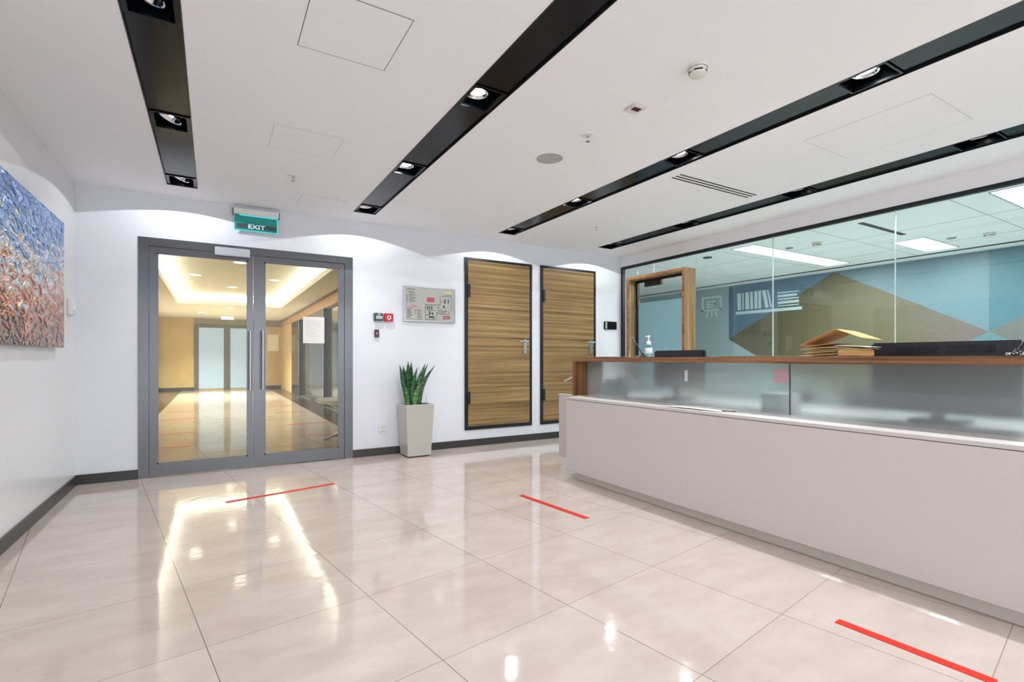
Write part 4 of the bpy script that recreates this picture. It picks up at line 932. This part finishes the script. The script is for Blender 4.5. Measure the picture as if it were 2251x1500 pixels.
# pink note stuck behind the screen
a, b = PX(1703, 827, XGL), PX(1733, 827, XGL)
tag(obj('pink_note', B((XGL - .0022, XGL - .0004, b.y, a.y, PX(1718, 842, XGL).z, PX(1718, 812, XGL).z)), M_['pinkpaper']), 'square pink note stuck to the frosted screen beside its joint', 'note')

# envelopes
def envelope(label, u0, u1, z0, th, dx, shape, m, x_in=0.0, rot=0):
    """soft padded envelope; shape(s, w) gives the height above z0"""
    ya, yb = PX(u0, 789, XW + .05).y, PX(u1, 789, XW + .05).y; xa, xb = XW + .03 + x_in, XW + .03 + x_in + dx
    cxm, cym = (xa + xb) / 2, (ya + yb) / 2
    bm = bmesh.new(); n, k = 16, 6; top, bot_ = [], []
    for i in range(n + 1):
        s = i / n; rt, rb = [], []
        for j in range(k + 1):
            w = j / k; x = xa + (xb - xa) * w; y = ya + (yb - ya) * s
            X_ = cxm + (x - cxm) * math.cos(rot) - (y - cym) * math.sin(rot); Y_ = cym + (x - cxm) * math.sin(rot) + (y - cym) * math.cos(rot)
            zz = z0 + shape(s, w); e = min(1, 6 * min(s, 1 - s)) * min(1, 4 * min(w, 1 - w) + .25)
            rt.append(bm.verts.new((X_, Y_, zz + th * (.25 + .75 * e)))); rb.append(bm.verts.new((X_, Y_, zz)))
        top.append(rt); bot_.append(rb)
    for i in range(n):
        for j in range(k):
            bm.faces.new([top[i][j], top[i + 1][j], top[i + 1][j + 1], top[i][j + 1]]); bm.faces.new([bot_[i][j], bot_[i][j + 1], bot_[i + 1][j + 1], bot_[i + 1][j]])
        for j in (0, k): bm.faces.new([top[i][j], top[i + 1][j], bot_[i + 1][j], bot_[i][j]])
    for i in (0, n):
        for j in range(k): bm.faces.new([top[i][j], top[i][j + 1], bot_[i][j + 1], bot_[i][j]])
    return tag(obj('envelope', bm, m, smooth=True), label, 'envelope', 'brown envelopes stacked on the counter')
zt0_ = ZWT + .0005
def hz(dv, u=1830): return dv * PX(u, 789, XW + .08).x / ray(u, 789).x / F_PX
print('px height', hz(1))
h1 = hz(1)
ey_ = lambda u: PX(u, 789, XW + .05).y
bm = bmesh.new(); box(bm, XW + .03, XW + .2, ey_(1893), ey_(1845), zt0_, zt0_ + 13.5 * h1); bmesh.ops.bevel(bm, geom=list(bm.edges), offset=.004, segments=2, affect='EDGES')
tag(obj('paper_parcel', bm, M_['kraft']), 'small thick brown parcel under the right side of the envelope stack', 'parcel')
envelope('thin dark-edged brown envelope lying flat at the bottom left of the stack', 1753, 1843, zt0_, 3 * h1, .22, lambda s, w: 3 * h1 * s, M_['kraft'])
envelope('brown envelope leaning against the parcel, second from the bottom', 1768, 1844, zt0_ + 6.5 * h1, 4 * h1, .2, lambda s, w: 3.5 * h1 * s, M_['kraft'], .01, 0)
envelope('brown envelope lying over the parcel in the middle of the stack', 1762, 1894, zt0_ + 15 * h1, 3 * h1, .22, lambda s, w: 3 * h1 * math.sin(math.pi * s), M_['kraft'], .0, -.03)
envelope('white envelope poking out of the stack toward the black monitor', 1838, 1906, zt0_ + 18.8 * h1, 1.2 * h1, .2, lambda s, w: 5 * h1 * (1 - s), M_['paper'], -.01, .05)
envelope('brown envelope just under the tented one', 1764, 1836, zt0_ + 21 * h1, 2.2 * h1, .2, lambda s, w: 6.5 * h1 * s, M_['kraft'], .02, 0)
envelope('large bent brown envelope tented on top of the stack', 1762, 1896, zt0_ + 24.5 * h1, 1.8 * h1, .25, lambda s, w: (30.5 * h1) * (s / .6 if s < .6 else 1 - (s - .6) / .4 * .66) + 6 * h1 * min(s, .6) * (1 - w), M_['kraft'], .0, 0)
# monitors behind the counter
def monitor(label, u0, u1, vt, X, tilt=.0, vents=True):
    y0, y1 = PX(u1, 789, X).y, PX(u0, 789, X).y; z1 = PX((u0 + u1) / 2, vt, X).z; z0 = z1 - (y1 - y0) * .6; yc = (y0 + y1) / 2
    t = thing('computer_monitor', label, 'monitor', (X, yc, ZD), 'monitors on the staff desk')
    obj('back_cover', B((X, X + .045, y0, y1, z0, z1), bev=.010), M_['monitor'], t)
    obj('screen', B((X + .0455, X + .048, y0 + .015, y1 - .015, z0 + .015, z1 - .015)), M_['blackgloss'], t)
    if vents:
        for k, (a, b) in enumerate(((.2, .5), (.55, .85))):
            bm = bmesh.new(); yy0, yy1 = y1 - (y1 - y0) * b, y1 - (y1 - y0) * a; n = 34
            obj('vent_recess', B((X - .0012, X - .0002, yy0, yy1, z1 - .062, z1 - .018)), M_['blackmatt'], t)
            for q_ in range(n):
                y = yy0 + (yy1 - yy0) * (q_ + .3) / n; box(bm, X - .003, X - .0013, y, y + .004, z1 - .058, z1 - .022)
            obj('vent_grille', bm, M_['monitor'], t)
    bm = B((X - .02, X, yc - .03, yc + .03, ZD + .02, z0 + .12)); obj('stand_neck', bm, M_['monitor'], t)
    obj('stand_foot', B((X - .08, X + .12, yc - .12, yc + .12, ZD + .0005, ZD + .02), bev=.004), M_['monitor'], t)
monitor('large black monitor seen from behind over the near end of the counter', 1914, 2247, 751, 3.5)
monitor('smaller black monitor top beside the sanitizer bottle', 1437, 1546, 770.5, 3.5, vents=False)
# pens on chains
def pen_stand(label, bu, tu, tv, X):
    b = PX(bu, 784, X); b = Vector((X, b.y, ZWT + .0005)); tp = PX(tu, tv, X)
    t = thing('chained_pen', label, 'pen holder', tuple(b), 'pens on ball chains')
    bm = bmesh.new(); lathe(bm, b, [(.034, 0), (.034, .006), (.022, .012), (.014, .02), (.012, .03), (0, .03)]); obj('base', bm, M_['blackgloss'], t, smooth=True)
    bm = bmesh.new(); s_p = b + Vector((0, 0, .022)); e_p = b + (tp - b) * .98; cyl(bm, s_p, e_p, .0055, .0048, 12); obj('pen', bm, M_['blackgloss'], t, smooth=True)
    bm = bmesh.new(); n = 26; q0 = tp; side = 1 if tp.y > b.y else -1
    q2_ = Vector((X, tp.y + .028, ZWT + .004)); 
    for i in range(n + 1):
        s = i / n; p = q0.lerp(q2_, s) + Vector((0, math.sin(s * math.pi) * .012, 0)); bmesh.ops.create_icosphere(bm, subdivisions=1, radius=.0026, matrix=Matrix.Translation(p))
    obj('ball_chain', bm, M_['chrome'], t, smooth=True)
    bm = bmesh.new()
    for i in range(14):
        a = i / 14 * 6.28; bmesh.ops.create_icosphere(bm, subdivisions=1, radius=.0032, matrix=Matrix.Translation(b + Vector((.02 * math.cos(a) - .04, .028 * math.sin(a), .0035 + .004 * (i % 3)))))
    obj('coiled_chain', bm, M_['chrome'], t, smooth=True)
pen_stand('black pen on a ball chain leaning left near the sanitizer bottle', 1413, 1389, 741, XW + .09)
pen_stand('black pen on a coiled chain at the right edge of the photo', 2238, 2262, 740, XW + .03)
# sanitizer bottle
sp_ = PX(1426, 784, XW + .1); hh_ = PX(1426, 738, XW + .1).z - ZWT; b = Vector((XW + .1, sp_.y, ZWT + .0005))
t = thing('sanitizer_bottle', 'clear pump bottle of hand sanitizer with a white label', 'bottle', tuple(b)); k = hh_ / .2; k = max(k, .9) * 1.0
R_ = .033 * k
bm = bmesh.new(); lathe(bm, b, [(0, 0), (R_, .001), (R_, .085 * k), (R_ * .9, .1 * k), (.013 * k, .118 * k), (.013 * k, .125 * k)]); obj('bottle_body', bm, M_['bottle'], t, smooth=True)
bm = bmesh.new(); lathe(bm, b + Vector((0, 0, .003)), [(0, 0), (R_ * .93, 0), (R_ * .93, .03 * k), (0, .03 * k)]); obj('gel', bm, M_['gel'], t, smooth=True)
bm = bmesh.new(); lathe(bm, b, [(R_ * 1.01, .032 * k), (R_ * 1.02, .033 * k), (R_ * 1.02, .083 * k), (R_ * 1.01, .084 * k)]); obj('label_wrap', bm, M_['paper'], t, smooth=True)
bm = bmesh.new(); lathe(bm, b, [(.02 * k, .115 * k), (.021 * k, .14 * k), (.012 * k, .148 * k), (.006 * k, .15 * k), (.006 * k, .185 * k), (.014 * k, .187 * k), (.013 * k, .198 * k), (0, .2 * k)])
box(bm, b.x - .006, b.x + .006, b.y, b.y + .035 * k, b.z + .188 * k, b.z + .197 * k); obj('pump', bm, M_['plastic'], t, smooth=True)

# things blurred behind the frosted glass
def chair(label, u0, u1, vt, X, paper=False):
    y0, y1 = PX(u1, 800, X).y, PX(u0, 800, X).y; yc = (y0 + y1) / 2; w = (y1 - y0); z1 = PX((u0 + u1) / 2, vt, X).z
    t = thing('office_chair', label, 'chair', (X, yc, 0), 'office chairs behind the counter')
    obj('backrest', B((X + .42, X + .48, yc - w / 2, yc + w / 2, .52, z1), bev=.02), M_['fabric'], t)
    obj('seat', B((X, X + .44, yc - .22, yc + .22, .42, .49), bev=.02), M_['fabric'], t)
    bm = bmesh.new(); cyl(bm, (X + .22, yc, .08), (X + .22, yc, .42), .025); obj('column', bm, M_['satin'], t, smooth=True)
    obj('back_bracket', B((X + .44, X + .47, yc - .03, yc + .03, .4, .55)), M_['black'], t)
    for k in range(5):
        a = k * 2 * math.pi / 5 + .3; bm = bmesh.new(); cyl(bm, (X + .22, yc, .09), (X + .22 + .27 * math.cos(a), yc + .27 * math.sin(a), .06), .02, .014, 10); cyl(bm, (X + .22 + .27 * math.cos(a), yc + .27 * math.sin(a), 0), (X + .22 + .27 * math.cos(a), yc + .27 * math.sin(a), .06), .02, seg=12); obj('leg', bm, M_['black'], t)
chair('dark office chair behind the frosted screen, near its joint', 1640, 1725, 862, 3.95)
chair('dark office chair behind the frosted screen, right of its joint', 1785, 1860, 862, 3.95)
def deskbox(name, label, cat, u0, u1, vt, X, m, d=.1):
    y0, y1 = PX(u1, 800, X).y, PX(u0, 800, X).y; z1 = PX((u0 + u1) / 2, vt, X).z
    t = thing(name, label, cat, (X, (y0 + y1) / 2, ZD)); return t, X, y0, y1, z1
t, X, y0, y1, z1 = deskbox('desk_phone', 'dark desk phone blurred behind the far end of the frosted screen', 'telephone', 1334, 1366, 834, 3.42, None)
bm = bmesh.new(); prism(bm, [(X - .06, y0, ZD + .001), (X + .1, y0, ZD + .001), (X + .1, y0, ZD + .05), (X - .02, y0, z1)], (0, y1 - y0, 0)); obj('phone_body', bm, M_['monitor'], t)
bm = bmesh.new(); tube(bm, [(X - .03, y0 + .02, z1), (X - .015, y0 + .02, z1 + .02), (X + .07, y0 + .02, z1 - .03), (X + .085, y0 + .02, z1 - .06)], .016, 10); obj('handset', bm, M_['black'], t, smooth=True)
t, X, y0, y1, z1 = deskbox('cable_stand', 'thin looped wire stand blurred behind the frosted screen', 'stand', 1378, 1400, 818, 3.25, None)
ym = (y0 + y1) / 2
bm = bmesh.new(); tube(bm, [(X, y1, ZD + .004), (X, y1, ZD + .16), (X, y1 - .01, z1 - .01)] + [(X, ym + (y1 - ym) * math.cos(a), z1 - .03 + .03 * math.sin(a)) for a in [math.pi * q_ / 8 for q_ in range(9)]] + [(X, y0, z1 - .06), (X, y0 + .02, z1 - .08)], .005, 8); obj('wire', bm, M_['black'], t, smooth=True)
bm = bmesh.new(); cyl(bm, (X, y1, ZD + .0005), (X, y1, ZD + .006), .03); obj('stand_base', bm, M_['black'], t)
t, X, y0, y1, z1 = deskbox('paper_tray', 'pale paper tray blurred behind the frosted screen, by the joint', 'tray', 1672, 1720, 866, 3.32, None)
obj('tray_body', B((X, X + .22, y0, y1, ZD + .0005, z1), bev=.004), mat('tray_grey', (176, 186, 194), .4), t)
